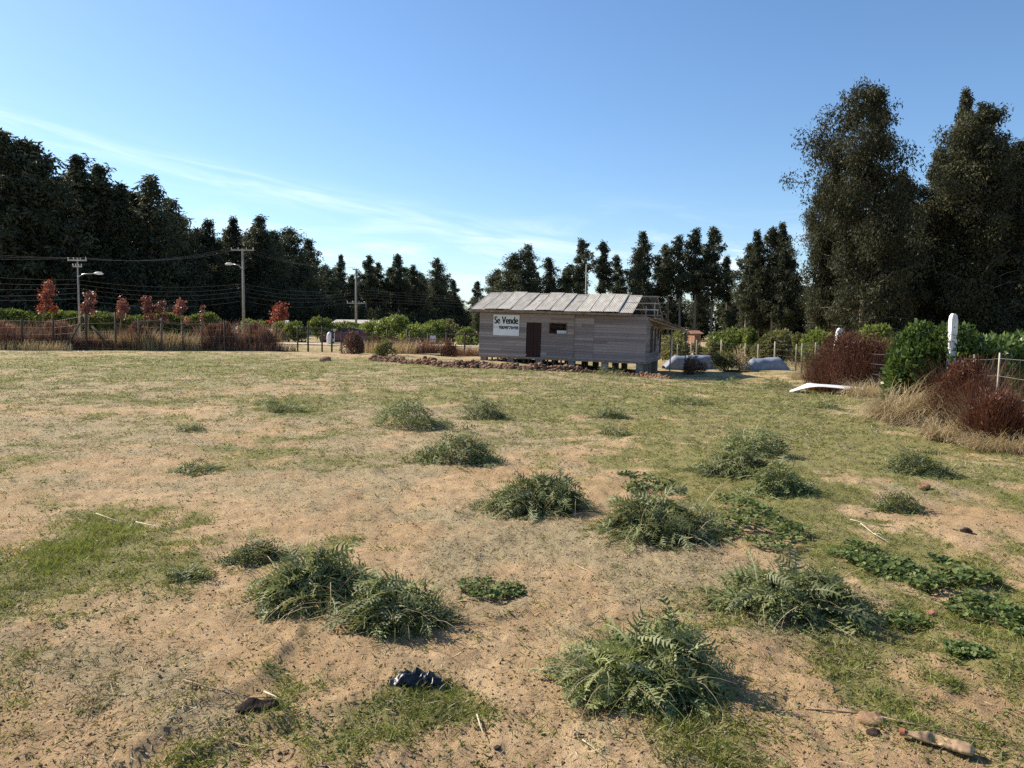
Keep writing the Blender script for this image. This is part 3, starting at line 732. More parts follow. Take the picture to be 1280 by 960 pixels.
def bush(seed, px, Y, top, wpx, mat, label, name='round_bush', n=2600, L=0.22, W=0.12, group=None, lumps=16, up=0.4, dy=None, cat='bush', **kw):
    x, y, z = far(px, top, Y); g = gz(x, y); h = z - g; rx = 1.2 * wpx * Y / 960 / 2
    fm, sm = bush_mesh(seed, rx, rx if dy is None else dy, h, n, L, W, lumps, up, **kw)
    t = thing(name, label, cat, (x, y, g), 0, group)
    link('foliage', fm, M[mat], t); link('stem', sm, M['twig'], t)
    return t
G1 = 'clipped bushes along the far side of the road'
bush(21, 262, 80, 390, 26, 'hedge', 'small yellow-green round bush just left of the tall concrete pole, before the brown brush', group=G1)
bush(22, 316, 79, 396, 34, 'hedge', 'green bush low behind the brown brush, right beside the tall concrete pole', group=G1)
bush(23, 359, 77, 398, 44, 'hedge', 'round-topped clipped bush right of and below the bright red tree', group=G1, n=4200)
bush(24, 402, 78, 397, 36, 'hedge', 'clipped bush directly left of the third power pole group, above the car', group=G1, n=3600)
bush(25, 432, 80, 398, 46, 'hedge', 'clipped bush behind the maroon car roof and the third power pole', group=G1, n=3600)
bush(26, 466, 76, 402, 44, 'hedge', 'flat green bush right of the third power pole', group=G1, n=3600)
bush(27, 494, 75, 394, 48, 'hedge', 'largest domed bush right of the pole, with a layered umbrella top', group=G1, n=5200)
bush(28, 524, 74, 404, 44, 'hedge', 'light green domed bush left of the small white sign', group=G1, n=3600)
bush(29, 545, 77, 400, 30, 'hedge', 'darker bush above the small white sign', group=G1, n=2600)
bush(30, 563, 78, 398, 30, 'olive', 'greyish green loose bush right above the white sign', group=G1, n=2600)
bush(31, 586, 72, 410, 34, 'hedge', 'low flat green bush beside the left wall of the house', group=G1, n=2600)
bush(32, 130, 83, 374, 40, 'euc', 'dark round shrub in the shade between the first two small red trees', n=3000, L=0.3, W=0.14, group='dark shrubs behind the hedge')
bush(33, 168, 84, 381, 34, 'euc', 'dark round shrub in the shade behind the third red tree', n=3000, L=0.3, W=0.14, group='dark shrubs behind the hedge')
bush(34, 213, 84, 384, 24, 'euc', 'dark shrub in the shade between the fourth and fifth small red trees', n=2400, L=0.3, W=0.14, group='dark shrubs behind the hedge')
def small_tree(seed, px, Y, top, wpx, label, mat='red', lean=0.0, n=900, base=0.52):
    rng = np.random.RandomState(seed)
    x, y, z = far(px, top, Y); g = gz(x, y); H = z - g; w = wpx * Y / 960 * .72
    t = thing('red_leaved_tree', label, 'tree', (x - lean * H * 0.5, y, g), 0, 'young red-leaved trees along the road')
    mb = MB(); mb.tube([(0, 0, 0), (lean * H * .4, 0, H * .5), (lean * H * .9, 0, H * .95)], [0.07, 0.05, 0.015], 6)
    C = []
    for i in range(14):
        u = base + (1 - base) * rng.rand(); a = rng.rand() * TAU; r = 0.5 * w * math.sqrt(rng.rand()) * (1 - 0.55 * (u - base) / (1 - base))
        c = (lean * H * u + r * math.cos(a), r * math.sin(a), H * (u - 0.03)); C.append(c)
        mb.tube([(lean * H * (u - .12), 0, H * (u - .15)), c], [0.02, 0.006], 3, cap=False)
    mb.build('trunk', M['twig'], t, True)
    C = np.array(C); idx = rng.randint(0, len(C), n)
    P = C[idx] + rng.normal(0, 0.10 * w + 0.05, (n, 3)); D = unit(rng.normal(0, 1, (n, 3)) + (0, 0, -.4)); Sd = unit(np.cross(D, rng.normal(0, 1, (n, 3)))); sz = rng.uniform(.6, 1.3, n)
    V, F, tt = kites(P, D, Sd, 0.19 * sz, 0.13 * sz, rng.rand(n))
    link('crown', np_mesh('crown', V, F, {'tint': tt}), M[mat], t)
small_tree(1, 55, 77, 352, 30, 'largest red-leaved young tree at the left, leaning to the right', lean=0.16, n=1500)
small_tree(2, 110, 76, 361, 24, 'pinkish red young tree just right of the left lamp pole', lean=0.05, n=1000, mat='dullred')
small_tree(3, 151, 77, 372, 20, 'slim dull red young tree leaning right, second after the lamp pole', lean=0.12, n=700, mat='dullred')
small_tree(4, 184, 77, 372, 20, 'dull red young tree with forked top, third after the lamp pole', n=800, mat='dullred')
small_tree(5, 202, 76, 378, 20, 'short rounded dull red young tree, fourth after the lamp pole', n=700, mat='dullred')
small_tree(6, 226, 77, 376, 24, 'wide-based dull red young tree, fifth after the lamp pole', n=800, mat='dullred')
small_tree(7, 253, 77, 381, 9, 'tiny sparse reddish sapling left of the concrete lamp pole', n=220, mat='dullred')
small_tree(8, 349, 79, 381, 34, 'bright red bushy tree standing right of the concrete lamp pole', n=2200, base=0.2)

# ------------------------------------------------------------------ power poles, lamps and wires
def pole(px, top, Y, rad, label, arm=None, lamp=None, mat='pole', group='power poles along the road', name='power_pole', arms=()):
    x, y, z = far(px, top, Y); g = gz(x, y); H = z - g
    t = thing(name, label, 'pole', (x, y, g), 0, group)
    MB().tube([(0, 0, -0.3), (0, 0, H)], [rad, rad * 0.62], 10).build('shaft', M[mat], t, True)
    pts = []
    for hz, half in arms:
        MB().beam((-half, -rad, H - hz), (half, -rad, H - hz), 0.10, 0.12).build('crossarm', M['greybeam'], t)
        for s in (-0.95, -0.35, 0.35, 0.95):
            ins = MB().tube([(s * half, -rad, H - hz + .06), (s * half, -rad, H - hz + .14), (s * half, -rad, H - hz + .24)], [.02, .04, .02], 8).build('insulator', M['lampwhite'], t, True)
            pts.append((x + s * half, y - rad, g + H - hz + .24))
    if lamp:
        dx, lz, rise = lamp
        br = MB().tube([(0, -rad, H - lz), (dx * .35, -rad, H - lz + rise * .8), (dx, -rad, H - lz + rise)], 0.04, 6).build('lamp_arm', M['chrome'], t, True)
        s = 1 if dx > 0 else -1
        MB().tube([(dx - .1 * s, -rad, H - lz + rise), (dx + .2 * s, -rad, H - lz + rise + .02), (dx + .6 * s, -rad, H - lz + rise), (dx + .75 * s, -rad, H - lz + rise - .03)], [.05, .13, .12, .03], 8).build('lamp_head', M['lampwhite'], br, True)
    return (x, y, g, H), pts
pA, wA = pole(97, 322, 70, 0.10, 'lamp pole with twin crossarm and arm to the right, left of the small red trees', arms=((0.25, 0.85), (0.8, 0.4)), lamp=(1.6, 1.75, 0.35))
pB, wB = pole(303.5, 311, 78, 0.16, 'tall concrete pole with a wide crossarm and lamp head to its left', arms=((0.15, 1.15),), lamp=(-1.0, 2.1, 0.55))
pC, wC = pole(445, 336, 88, 0.15, 'third power pole in front of the clipped bushes, with short low crossarm', arms=((0.1, 0.35), (3.9, 1.0)))
pole(733, 330, 95, 0.11, 'thin pale pole rising behind the tin roof of the house', mat='palepost', name='thin_pole', group=None)
def cable(a, b, sag, label, r=0.007):
    a = Vector(a); b = Vector(b); pts = []
    for k in range(15):
        s = k / 14; p = a.lerp(b, s); p.z -= sag * 4 * s * (1 - s); pts.append(p)
    o = MB().tube(pts, r, 3, cap=False).build('power_cable', M['cable'])
    tag(o, label, 'cable', 'cables between the power poles')
def P3(px, py, Y): return far(px, py, Y)
ORD = ('top', 'second', 'third', 'fourth', 'lowest')
L0 = 'thin cable of the upper bundle hanging between the poles in front of the left wood'
L1 = 'thin cable of the lower bundle hanging between the poles in front of the left wood'
for k in range(3):
    q = wA[k + (1 if k else 0)]
    cable(P3(-150, 300 + 7 * k, 62), q, 0.35, ORD[k] + ' thin cable of the upper bundle reaching the left lamp pole from the left')
    cable(q, wB[min(k, 3)], 0.7, ORD[k] + ' thin cable of the upper bundle between left lamp pole and concrete pole'); cable(wB[k], wC[k], 0.6, ORD[k] + ' thin cable of the upper bundle between concrete pole and third pole')
for k, (dz, sg) in enumerate(((2.6, .5), (3.0, .55), (3.35, .6), (3.8, .6), (4.3, .7))):
    a = (pA[0], pA[1] - .2, pA[2] + pA[3] - dz + 0.6); b = (pB[0], pB[1] - .2, pB[2] + pB[3] - dz - .9); c = (pC[0], pC[1] - .2, pC[2] + pC[3] - dz * .75 - .4)
    cable(P3(-150, 330 + 11 * k - (8 if k == 4 else 0), 62), a, 0.35, ORD[k] + ' thin cable of the lower bundle reaching the left lamp pole from the left'); cable(a, b, sg, ORD[k] + ' thin cable of the lower bundle between left lamp pole and concrete pole'); cable(b, c, sg, ORD[k] + ' thin cable of the lower bundle between concrete pole and third pole')
    cable(c, P3(900, 372 + 2 * k, 150), 1.0, ORD[k] + ' thin cable of the lower bundle running right from the third pole')

# ------------------------------------------------------------------ fences
def post_at(px, Y, top, bot_z=None): x, y, z = far(px, top, Y); return x, y, z
def fence(name, label, plist, wires, mat, parent_label=None, rail=None, wr=0.006):
    """plist: (px, Y, top py, radius, lean)"""
    x0, y0, _ = far(plist[0][0], plist[0][2], plist[0][1])
    t = thing(name, label, 'fence', (x0, y0, gz(x0, y0)), 0)
    o = Vector((x0, y0, gz(x0, y0))); tops = []
    for px, Y, top, rad, lean in plist:
        x, y, z = far(px, top, Y); g = gz(x, y)
        MB().tube([Vector((x - lean, y, g - .2)) - o, Vector((x - lean * .4, y, g + (z - g) * .6)) - o, Vector((x, y, z)) - o], [rad, rad * .95, rad * .9], 7).build('post', M[mat], t, True)
        tops.append((Vector((x - lean, y, g)), Vector((x, y, z))))
    for f in wires:
        for (b0, t0), (b1, t1) in zip(tops[:-1], tops[1:]):
            a, b = b0.lerp(t0, f) - o, b1.lerp(t1, f) - o
            MB().tube([a, (a + b) / 2 - Vector((0, 0, .015)), b], wr, 3, cap=False).build('wire', M['wire'], t)
    # woven wire verticals: one part
    mb = MB()
    for (b0, t0), (b1, t1) in zip(tops[:-1], tops[1:]):
        n = max(2, int((b1 - b0).length / 0.28))
        for k in range(1, n):
            s = k / n; mb.tube([b0.lerp(b1, s).lerp(t0.lerp(t1, s), wires[0]) - o, b0.lerp(b1, s).lerp(t0.lerp(t1, s), wires[-1]) - o], wr * 0.55, 3, cap=False)
    tag(mb.build('wire_mesh', M['wire'], t), kind='stuff')
    if rail:
        for i in rail:
            (b0, t0), (b1, t1) = tops[i], tops[i + 1]
            MB().tube([b0.lerp(t0, .88) - o, b1.lerp(t1, .88) - o], 0.035, 6).build('rail', M[mat], t, True)
    return t, o, tops
def fY(px): return float(np.interp(px, [-120, 50, 300, 600, 840], [44, 46, 48.5, 52, 52]))
W5 = (0.06, 0.28, 0.5, 0.72, 0.93)
fl, fo, ft = fence('wire_fence', 'long wire fence with dark wooden posts along the left end of the field',
    [(px, fY(px), top, r, ln) for px, top, r, ln in ((-110, 398, .06, 0), (-52, 397, .06, 0), (-8, 398, .06, .05), (27, 398, .06, 0), (66, 399, .06, 0), (107, 391, .07, 0), (144, 390, .07, .02), (173, 398, .055, 0), (202.5, 397, .075, .10), (228, 402, .05, 0), (252, 402, .05, 0), (280, 402, .05, 0), (312, 404, .05, 0), (345, 405, .05, 0))], W5, 'postwood', rail=(7, 8, 9))
for x0, y0, x1, y1 in ((115, 408, 136, 429), (100, 404, 84, 428)):
    a = Vector(far(x0, y0, fY(107) - .05)) - fo; b = Vector(far(x1, y1 + 4, fY(107) - .1)) - fo
    MB().tube([a, b], 0.06, 6).build('brace', M['postwood'], fl, True)
fence('wire_fence', 'wire fence with thin posts in front of the dirt road and the maroon car',
    [(px, fY(px), top, r, ln) for px, top, r, ln in ((372, 407, .05, 0), (385, 406, .06, 0), (402.5, 407, .055, 0), (415, 411, .06, .02), (427, 414, .05, 0), (448, 413, .05, 0), (466, 414, .05, 0), (484, 411, .06, 0))], W5, 'postwood', rail=(0, 1, 2, 3))
fence('wire_fence', 'wire fence with the small white sign, left of the house',
    [(px, fY(px), top, r, ln) for px, top, r, ln in ((509, 413, .08, 0), (513, 414, .05, 0), (535, 417, .05, 0), (558, 415, .05, 0), (581, 415, .06, 0), (600, 415, .06, 0))], W5, 'postwood', rail=(3, 4))
fence('wire_fence', 'wire fence behind the house on its right, in front of the olive bushes',
    [(px, Y, top, r, ln) for px, Y, top, r, ln in ((800, 57, 424, .05, 0), (840, 55, 424, .05, 0), (847, 55, 430, .04, 0), (864, 54.5, 428, .04, 0), (871, 54, 425, .05, 0), (902, 52.5, 425, .06, 0), (932, 51.5, 429, .05, .04), (948, 51, 430, .05, 0), (969, 49.5, 427, .06, 0), (996, 47.5, 430, .05, .02))], W5, 'palepost')
def ffr(px): 
    # right-hand fence line from (17.4,47) towards (7.7,12)
    k = (px - 640) / 960 ; t = (k * 47 - 17.4) / ((-9.7) - k * (-35)); return 47 - 35 * t
fr, fro, frt = fence('wire_fence', 'sagging wire fence with pale stakes among the shrubs on the right',
    [(1003, ffr(1003), 429, .05, 0), (1020, ffr(1020), 428, .05, 0), (1044, ffr(1044), 436, .04, 0), (1218, ffr(1218), 443, .012, .03), (1250, ffr(1250), 441, .015, .02), (1330, ffr(1330), 442, .022, 0)], W5, 'palepost')
def white_post(px, top, Y, w, lean, label):
    x, y, z = far(px, top, Y); g = gz(x, y); H = z - g
    t = thing('concrete_post', label, 'post', (x - lean * H, y, g), 0, 'white concrete posts of the right fence')
    mb = MB(); n = len(mb.v)
    prof = [(0, 1), (H * .5, 1), (H - .12, 1), (H - .04, .8), (H, .35)]
    for hz, s in prof:
        for i, j in ((-1, -1), (1, -1), (1, 1), (-1, 1)):
            mb.v.append((lean * hz + i * w / 2 * s, j * w / 2 * (0.5 + .5 * s), hz))
    for k in range(len(prof) - 1):
        for j in range(4): mb.f.append((k * 4 + j, k * 4 + (j + 1) % 4, k * 4 + 4 + (j + 1) % 4, k * 4 + 4 + j))
    mb.f += [(3, 2, 1, 0), tuple(len(prof) * 4 - 4 + j for j in range(4))]
    mb.build('shaft', M['whitepost'], t)
    hl = MB()
    for k in range(5):
        hz = H - .25 - k * .2; hl.box(lean * hz - .006, lean * hz + .006, -w / 2 - .012, -w / 2 + .01, hz - .012, hz + .012)
    hl.build('wire_staple', M['wire'], t)
white_post(1192, 392, 14.3, 0.115, 0.0, 'upright white concrete post sticking out of the green laurel shrub')
white_post(1050, 410, 27.0, 0.17, 0.12, 'leaning whitish concrete post behind the large maroon shrub')
def fence_sign():
    x, y, z = far(541, 423.5, fY(541) - .12)
    t = thing('fence_sign', 'small white sign with a dark stripe hung on the wire fence left of the house', 'sign', (x, y, z))
    MB().box(-.2, .2, -.008, .008, -.21, .21).build('panel', M['signwhite'], t)
    MB().box(-.195, .195, -.014, -.009, -.09, -.03).build('stripe', M['cable'], t)
fence_sign()

# ------------------------------------------------------------------ the wooden house
HL, HD = 9.46, 7.6
hx, hy, _ = far(598.7, 444, 44.0)
house = thing('wooden_house', 'unfinished weathered board house on stilts with corrugated tin roof in mid field', 'house', (hx, hy, 0.10))
house.rotation_euler = (0, R(1.15), R(-17))
HMW = Matrix.Translation((hx, hy, 0.10)) @ Euler((0, R(1.15), R(-17))).to_matrix().to_4x4()
cube_me = MB().box(-.5, .5, -.5, .5, -.5, .5).mesh('board'); cube_me.materials.append(M['board'])
rh = random.Random(8)
def boards(parent, axis, length, nrow, openings, fixed, thick=0.022, joints=(), ymax=None, jr=0.25):
    rh_ = 0.15
    for r in range(nrow):
        z0 = r * rh_; zm = z0 + rh_ / 2
        iv = [(0.0, length if ymax is None else ymax(zm))]
        for (a, b, za, zb) in openings:
            if za < zm < zb:
                nv = []
                for (s, e) in iv:
                    if b <= s or a >= e: nv.append((s, e)); continue
                    if a > s: nv.append((s, a))
                    if b < e: nv.append((b, e))
                iv = nv
        cuts = [j for j in joints] + [rh.uniform(0.8, length - 0.8) for _ in range(1 if rh.random() < 0.75 else 2)]
        for c in cuts:
            nv = []
            for (s, e) in iv:
                if s + jr < c < e - jr: nv += [(s, c - 0.002), (c + 0.002, e)]
                else: nv.append((s, e))
            iv = nv
        for (s, e) in iv:
            o = bpy.data.objects.new('board', cube_me); COL.objects.link(o); o.parent = parent
            ln = e - s - 0.004; off = rh.uniform(-0.006, 0.006)
            if axis == 'x':
                o.location = ((s + e) / 2, fixed + off, zm); o.scale = (ln, thick, rh_ + 0.012); o.rotation_euler = (rh.uniform(-.012, .012) - 0.16, rh.uniform(-.0012, .0012), 0)
            else:
                o.location = (fixed + off, (s + e) / 2, zm); o.scale = (ln, thick, rh_ + 0.012); o.rotation_euler = ((rh.uniform(-.012, .012) + 0.16) * (1 if fixed > 1 else -1), 0, math.pi / 2)
def studs(name, parent, pts): 
    mb = MB()
    for a, b, w, h in pts: mb.beam(a, b, w, h)
    return mb.build(name, M['beam'], parent)
DOOR = (2.78, 3.64, 0.0, 1.95); WIN = (4.10, 5.08, 1.35, 1.95)
fw = studs('front_wall', house, [((x, 0.07, 0.0), (x, 0.07, 2.40), 0.07, 0.09) for x in (0.06, 0.9, 1.8, 2.72, 3.70, 4.04, 5.14, 5.6, 6.5, 7.5, 8.5, 9.40)] + [((0, 0.075, 2.44), (HL, 0.075, 2.44), 0.08, 0.09)])
boards(fw, 'x', HL, 16, [DOOR, WIN], 0.0, joints=(5.52, 6.62))
MB().box(5.515, 5.545, -.030, -.014, 0, 2.38).build('seam_batten', M['beam'], fw)
wf = MB()
wf.box(4.06, 4.10, -.03, .10, 1.31, 1.99).box(5.08, 5.12, -.03, .10, 1.31, 1.99).box(4.10, 5.08, -.028, .098, 1.31, 1.35).box(4.10, 5.08, -.028, .098, 1.95, 1.99)
wf.build('window_frame', M['beam'], fw)
SIDE = [(1.75, 3.05, 0.45, 1.95), (3.65, 4.55, 0.45, 1.80), (5.2, 6.05, 1.2, 1.80), (6.45, 7.35, 0.30, 1.65)]
def sidemax(z): return HD if z < 1.72 else HD - (z - 1.72) / 0.68 * 4.4
sw = studs('side_wall', house, [((HL - .07, y, 0), (HL - .07, y, 2.40 if y < 3.2 else 2.40 - (y - 3.2) / 4.4 * .62), 0.07, 0.07) for y in (0.16, 1.70, 3.10, 3.60, 4.60, 5.15, 6.10, 6.40, 7.42)])
boards(sw, 'y', HD, 16, SIDE, HL + .002, ymax=sidemax)
lw_ = studs('left_wall', house, [((.07, y, 0), (.07, y, 2.40 if y < 3.2 else 2.40 - (y - 3.2) / 4.4 * .62), 0.07, 0.07) for y in (0.16, 2, 4, 6, 7.42)])
boards(lw_, 'y', HD, 16, [(3.0, 4.0, .9, 1.8)], -.002, ymax=sidemax)
bw = studs('back_wall', house, [((x, HD - .07, 0), (x, HD - .07, 1.75), 0.07, 0.07) for x in (.16, 2, 4, 5.3, 7, 9.3)])
boards(bw, 'x', HL, 13, [(2.75, 3.25, .9, 1.5)], HD + .002)
MB().box(-.02, HL + .02, .012, HD - .02, -.12, -.005).build('floor', M['beam'], house)
MB().box(.08, 8.6, .14, HD - .12, 2.30, 2.33).build('shade_ceiling', M['beam'], house)  # unseen ceiling, added to keep the interior dark behind the window
MB().box(4.50, 5.07, .16, .175, 1.30, 1.53).build('light_patch_panel', M['signwhite'], house)  # added pale panel, stands in for the patch of light in the window
dr = MB().box(DOOR[0] + .02, DOOR[1] - .02, .05, .065, 0.01, 1.93).build('door', M['door'], house)
for k in range(4):
    w = (DOOR[1] - DOOR[0] - .06) / 4; x = DOOR[0] + .03 + k * w
    MB().box(x + .006, x + w - (.03 if k == 1 else .006), .022, .049, .02, 1.92).build('plank', M['door'], dr)
for z in (.35, 1.05, 1.6): MB().box(DOOR[0] + .05, DOOR[1] - .05, .010, .021, z, z + .07).build('ledge', M['door'], dr)
# roof
RY, RZ, EY, EZ, BY, BZ = 3.0, 3.68, -0.48, 2.58, 8.1, 1.90
def fz(y): return RZ + (y - RY) / (EY - RY) * (EZ - RZ)
def bz(y): return RZ + (y - RY) / (BY - RY) * (BZ - RZ)
roof = MB()
for x in (0.0, 1.2, 2.4, 3.6, 4.8, 6.0, 7.2, 8.4, 9.2, 9.6):
    if x < 9: roof.beam((x, EY + .1, fz(EY + .1) - .12), (x, RY, RZ - .12), 0.05, 0.10)
    roof.beam((x, RY, RZ - .12), (x, BY - .1, bz(BY - .1) - .12), 0.05, 0.10)
roof = roof.build('roof', M['beam'], house)
for y in (2.9, 1.55, 0.35):
    MB().beam((-.35, y, fz(y) - .035), (10.05 - .1 * y, y, fz(y) - .035), 0.07, 0.06).build('purlin', M['greybeam'], roof)
for y in (4.0, 5.8, 7.6): MB().beam((-.3, y, bz(y) - .035), (9.9, y, bz(y) - .035), 0.07, 0.06).build('purlin', M['beam'], roof)
for x, y in ((9.25, 1.1), (9.62, 1.9), (9.95, 0.5)): MB().beam((x, y, 2.45), (x, y, fz(y) - .07), 0.05, 0.05).build('prop', M['greybeam'], roof)
MB().beam((-.42, EY + .04, EZ - .075), (8.75, EY + .04, EZ - .075), .03, .12).build('fascia', M['beam'], roof)
MB().beam((8.0, .02, 2.50), (10.2, .02, 2.50), .06, .06).build('wall_plate', M['beam'], roof)
def sheet_mesh(w, p0, p1, seed, waves=9):
    """corrugated sheet: width w along x, from p0=(y,z) to p1"""
    rng = random.Random(seed); V, F = [], []; nx = waves * 4
    rows = 4
    for r in range(rows):
        f = r / (rows - 1); y = p0[0] + (p1[0] - p0[0]) * f; z = p0[1] + (p1[1] - p0[1]) * f + 0.018 * math.sin(f * 4 + seed)
        for i in range(nx + 1):
            V.append((w * i / nx, y, z + 0.008 * math.sin(TAU * i / 4) + (0.020 * (1 - i / 2) if i < 2 else 0)))
    for r in range(rows - 1):
        for i in range(nx): F.append((r * (nx + 1) + i, r * (nx + 1) + i + 1, (r + 1) * (nx + 1) + i + 1, (r + 1) * (nx + 1) + i))
    me = bpy.data.meshes.new('roof_sheet'); me.from_pydata(V, [], F); me.materials.append(M['tin'])
    return me
svar = [sheet_mesh(0.84, (EY, EZ), (RY + .05, RZ + .02), k) for k in range(3)]
x = -.42; k = 0
while x < 8.35:
    o = bpy.data.objects.new('roof_sheet', svar[k % 3]); COL.objects.link(o); o.parent = roof
    o.location = (x, rh.uniform(-.04, .03), 0.02 + 0.026 * math.sin(x * 2.1) + rh.uniform(0, .016)); o.rotation_euler = (rh.uniform(-.004, .004), rh.uniform(-.013, .004), rh.uniform(-.004, .004))
    x += 0.757; k += 1
bvar = sheet_mesh(1.04, (RY + .06, RZ - .01), (BY, BZ), 5, 11)
for k in range(10):
    o = bpy.data.objects.new('roof_sheet', bvar); COL.objects.link(o); o.parent = roof
    o.location = (-.42 + k, rh.uniform(-.03, .03), .01 + rh.uniform(0, .015))
# side porch roof on the right
pr = MB().beam((HL + .06, .5, 2.30), (HL + 1.7, 7.9, 1.60), .06, .08).beam((HL + .04, .8, 2.33), (HL + .04, 7.9, 1.74), .06, .08).build('porch_roof', M['beam'], house)
for k in range(7):
    y0 = 0.9 + k * 1.0; zz = 2.36 - .082 * (y0 - .5)
    V, F = [], []
    n = 24
    for i in range(n + 1):
        yy = y0 + 1.06 * i / n; w = 0.35 + 1.35 * (y0 + .5 - .5) / 7.4
        V += [(HL - .25, yy, 2.42 - .086 * (yy - .5) + .012 * math.sin(TAU * i / 4) + .01 * k % 2), (HL + w + .1, yy, 2.42 - .094 * (yy - .5) + .012 * math.sin(TAU * i / 4) - .02)]
    for i in range(n): F.append((2 * i, 2 * i + 1, 2 * i + 3, 2 * i + 2))
    me = bpy.data.meshes.new('roof_sheet'); me.from_pydata(V, [], F); link('roof_sheet', me, M['tin'], pr)
for (x_, y_) in ((HL + 1.55, 7.3), (HL + .95, 4.0)):
    wp = HMW @ Vector((x_, y_, 0)); zl = gz(wp.x, wp.y) - wp.z
    MB().tube([(x_, y_, zl - .1), (x_, y_, 2.40 - .094 * (y_ - .5) - .06)], .04, 6).build('porch_post', M['beam'], house)
# foundation: concrete block piers and timber stakes
def under(x_, y_):
    wp = HMW @ Vector((x_, y_, 0)); return gz(wp.x, wp.y) - wp.z - .08
for x_ in (0.25, 1.85, 3.55, 5.4, 7.25, 9.15):
    for y_ in (0.22, 3.8, 7.3):
        g = under(x_, y_); MB().box(x_ - .18, x_ + .18, y_ - .15, y_ + .15, g, -.122).build('pier', M['concrete'], house)
for i in range(24):
    x_ = 0.5 + i * 0.37 + rh.uniform(-.06, .06)
    if 5.7 < x_ < 9: continue
    g = under(x_, .9); MB().tube([(x_, .9, g), (x_ + .01, .9, -.122)], .055, 7).build('stake', M['palepost'], house)
for i in range(9):
    y_ = .5 + i * .8; g = under(HL - .15, y_); MB().tube([(HL - .15, y_, g), (HL - .15, y_, -.122)], .075, 7).build('stake', M['beam'], house)

# sale sign on the front wall
sg = thing('sale_sign', 'white SE VENDE sale board with black lettering nailed to the front of the house', 'sign')
sg.matrix_world = HMW @ Matrix.Translation((0.83, -.040, 1.15))
MB().box(0, 1.53, -.012, .010, 0, 1.17).build('panel', M['signwhite'], sg)
def lettering(txt, x, z, w, h, bold):
    c = bpy.data.curves.new('lettering', 'FONT'); c.body = txt; c.size = 1.0; c.extrude = 0.004
    tmp = bpy.data.objects.new('lettering', c); COL.objects.link(tmp)
    bpy.context.view_layer.update()
    me = bpy.data.meshes.new_from_object(tmp.evaluated_get(bpy.context.evaluated_depsgraph_get()))
    COL.objects.unlink(tmp); bpy.data.objects.remove(tmp)
    co = np.array([v.co[:] for v in me.vertices]); lo, hi = co.min(0), co.max(0)
    fs = [tuple(p.vertices) for p in me.polygons]; V, F = [], []
    # bold strokes: the same outline struck several times, each a little proud of the last
    for k, (dx, dz) in enumerate(((0, 0), (-bold, 0), (bold, 0), (-bold * .5, bold * .3), (bold * .5, -bold * .3))):
        b = len(V)
        for p in co:
            V.append(((p[0] - lo[0]) / (hi[0] - lo[0]) * w + x + dx, -.0125 - k * .0006 - (p[2] - lo[2]) * 0.3, (p[1] - lo[1]) / (hi[1] - lo[1]) * h + z + dz))
        F += [tuple(b + q for q in f) for f in fs]
    m2 = bpy.data.meshes.new('lettering'); m2.from_pydata(V, [], F); link('lettering', m2, M['ink'], sg)
lettering('Se Vende', 0.07, 0.66, 1.39, 0.40, 0.020)
lettering("98098'78498", 0.34, 0.36, 1.14, 0.18, 0.011)
lettering('- -', 0.06, 0.44, 0.2, 0.035, 0.004)

# ------------------------------------------------------------------ soil mound in front of the house
def clod_mesh(seed, r, sub=2, amp=0.35, flat=0.7, fr=3.0, name='clod'):
    bm = bmesh.new(); bmesh.ops.create_icosphere(bm, subdivisions=sub, radius=r)
    rng = random.Random(seed); ox = rng.random() * 50
    for v in bm.verts:
        p = v.co / r
        d = 1 + amp * 2 * (float(fbm(p.x * fr * .5 + ox + p.z, p.y * fr * .5 - p.z * .7 + ox, seed, 3)) - 0.5)
        v.co = v.co * d; v.co.z *= flat
    me = bpy.data.meshes.new(name); bm.to_mesh(me); bm.free()
    for p in me.polygons: p.use_smooth = False
    return me
def joined_clods(name, spots, seed, mat, sub=1):
    base = [clod_mesh(seed + k, 1.0, sub, 0.45, 0.75) for k in range(4)]
    bv = [np.array([v.co[:] for v in b.vertices]) for b in base]; bf = [np.array([p.vertices[:] for p in b.polygons]) for b in base]
    V, F, n = [], [], 0; rng = np.random.RandomState(seed)
    for (x, y, z, r) in spots:
        k = rng.randint(4); a = rng.rand() * TAU; c, s = math.cos(a), math.sin(a)
        v = bv[k] * r * rng.uniform(.7, 1.3, 3); v = np.stack([v[:, 0] * c - v[:, 1] * s, v[:, 0] * s + v[:, 1] * c, v[:, 2]], -1) + (x, y, z)
        V.append(v); F.append(bf[k] + n); n += len(v)
    return link(name, np_mesh(name, np.vstack(V), np.vstack(F)), M[mat])
rm = np.random.RandomState(4)
spots = []
for pl, w, hgt, n in (([(468, 451), (500, 453), (560, 458), (610, 460)], .75, .26, 1300), ([(598, 458), (640, 461), (690, 463), (740, 466), (800, 470), (832, 474)], 1.0, .22, 2200)):
    P = np.array([at(*p) for p in pl]); s = rm.rand(n) * (len(P) - 1); i = np.minimum(s.astype(int), len(P) - 2); f = (s - i)[:, None]
    q = P[i] * (1 - f) + P[i + 1] * f; off = rm.normal(0, .45, n) * w
    for (x, y), o_, ss in zip(q, off, s):
        y2 = y + o_; hh = hgt * math.exp(-(o_ / (w * .55)) ** 2) * (0.5 + 0.9 * float(vn(ss * 3.1, 0.3, 8)))
        spots.append((x + rm.normal(0, .1), y2, gz(x, y2) + hh * .85 * rm.rand(), .035 + .10 * rm.rand() ** 2))
md = joined_clods('soil_mound', spots, 60, 'clod'); tag(md, 'ridge of turned brown soil clods in front of the house', 'soil mound', kind='stuff')

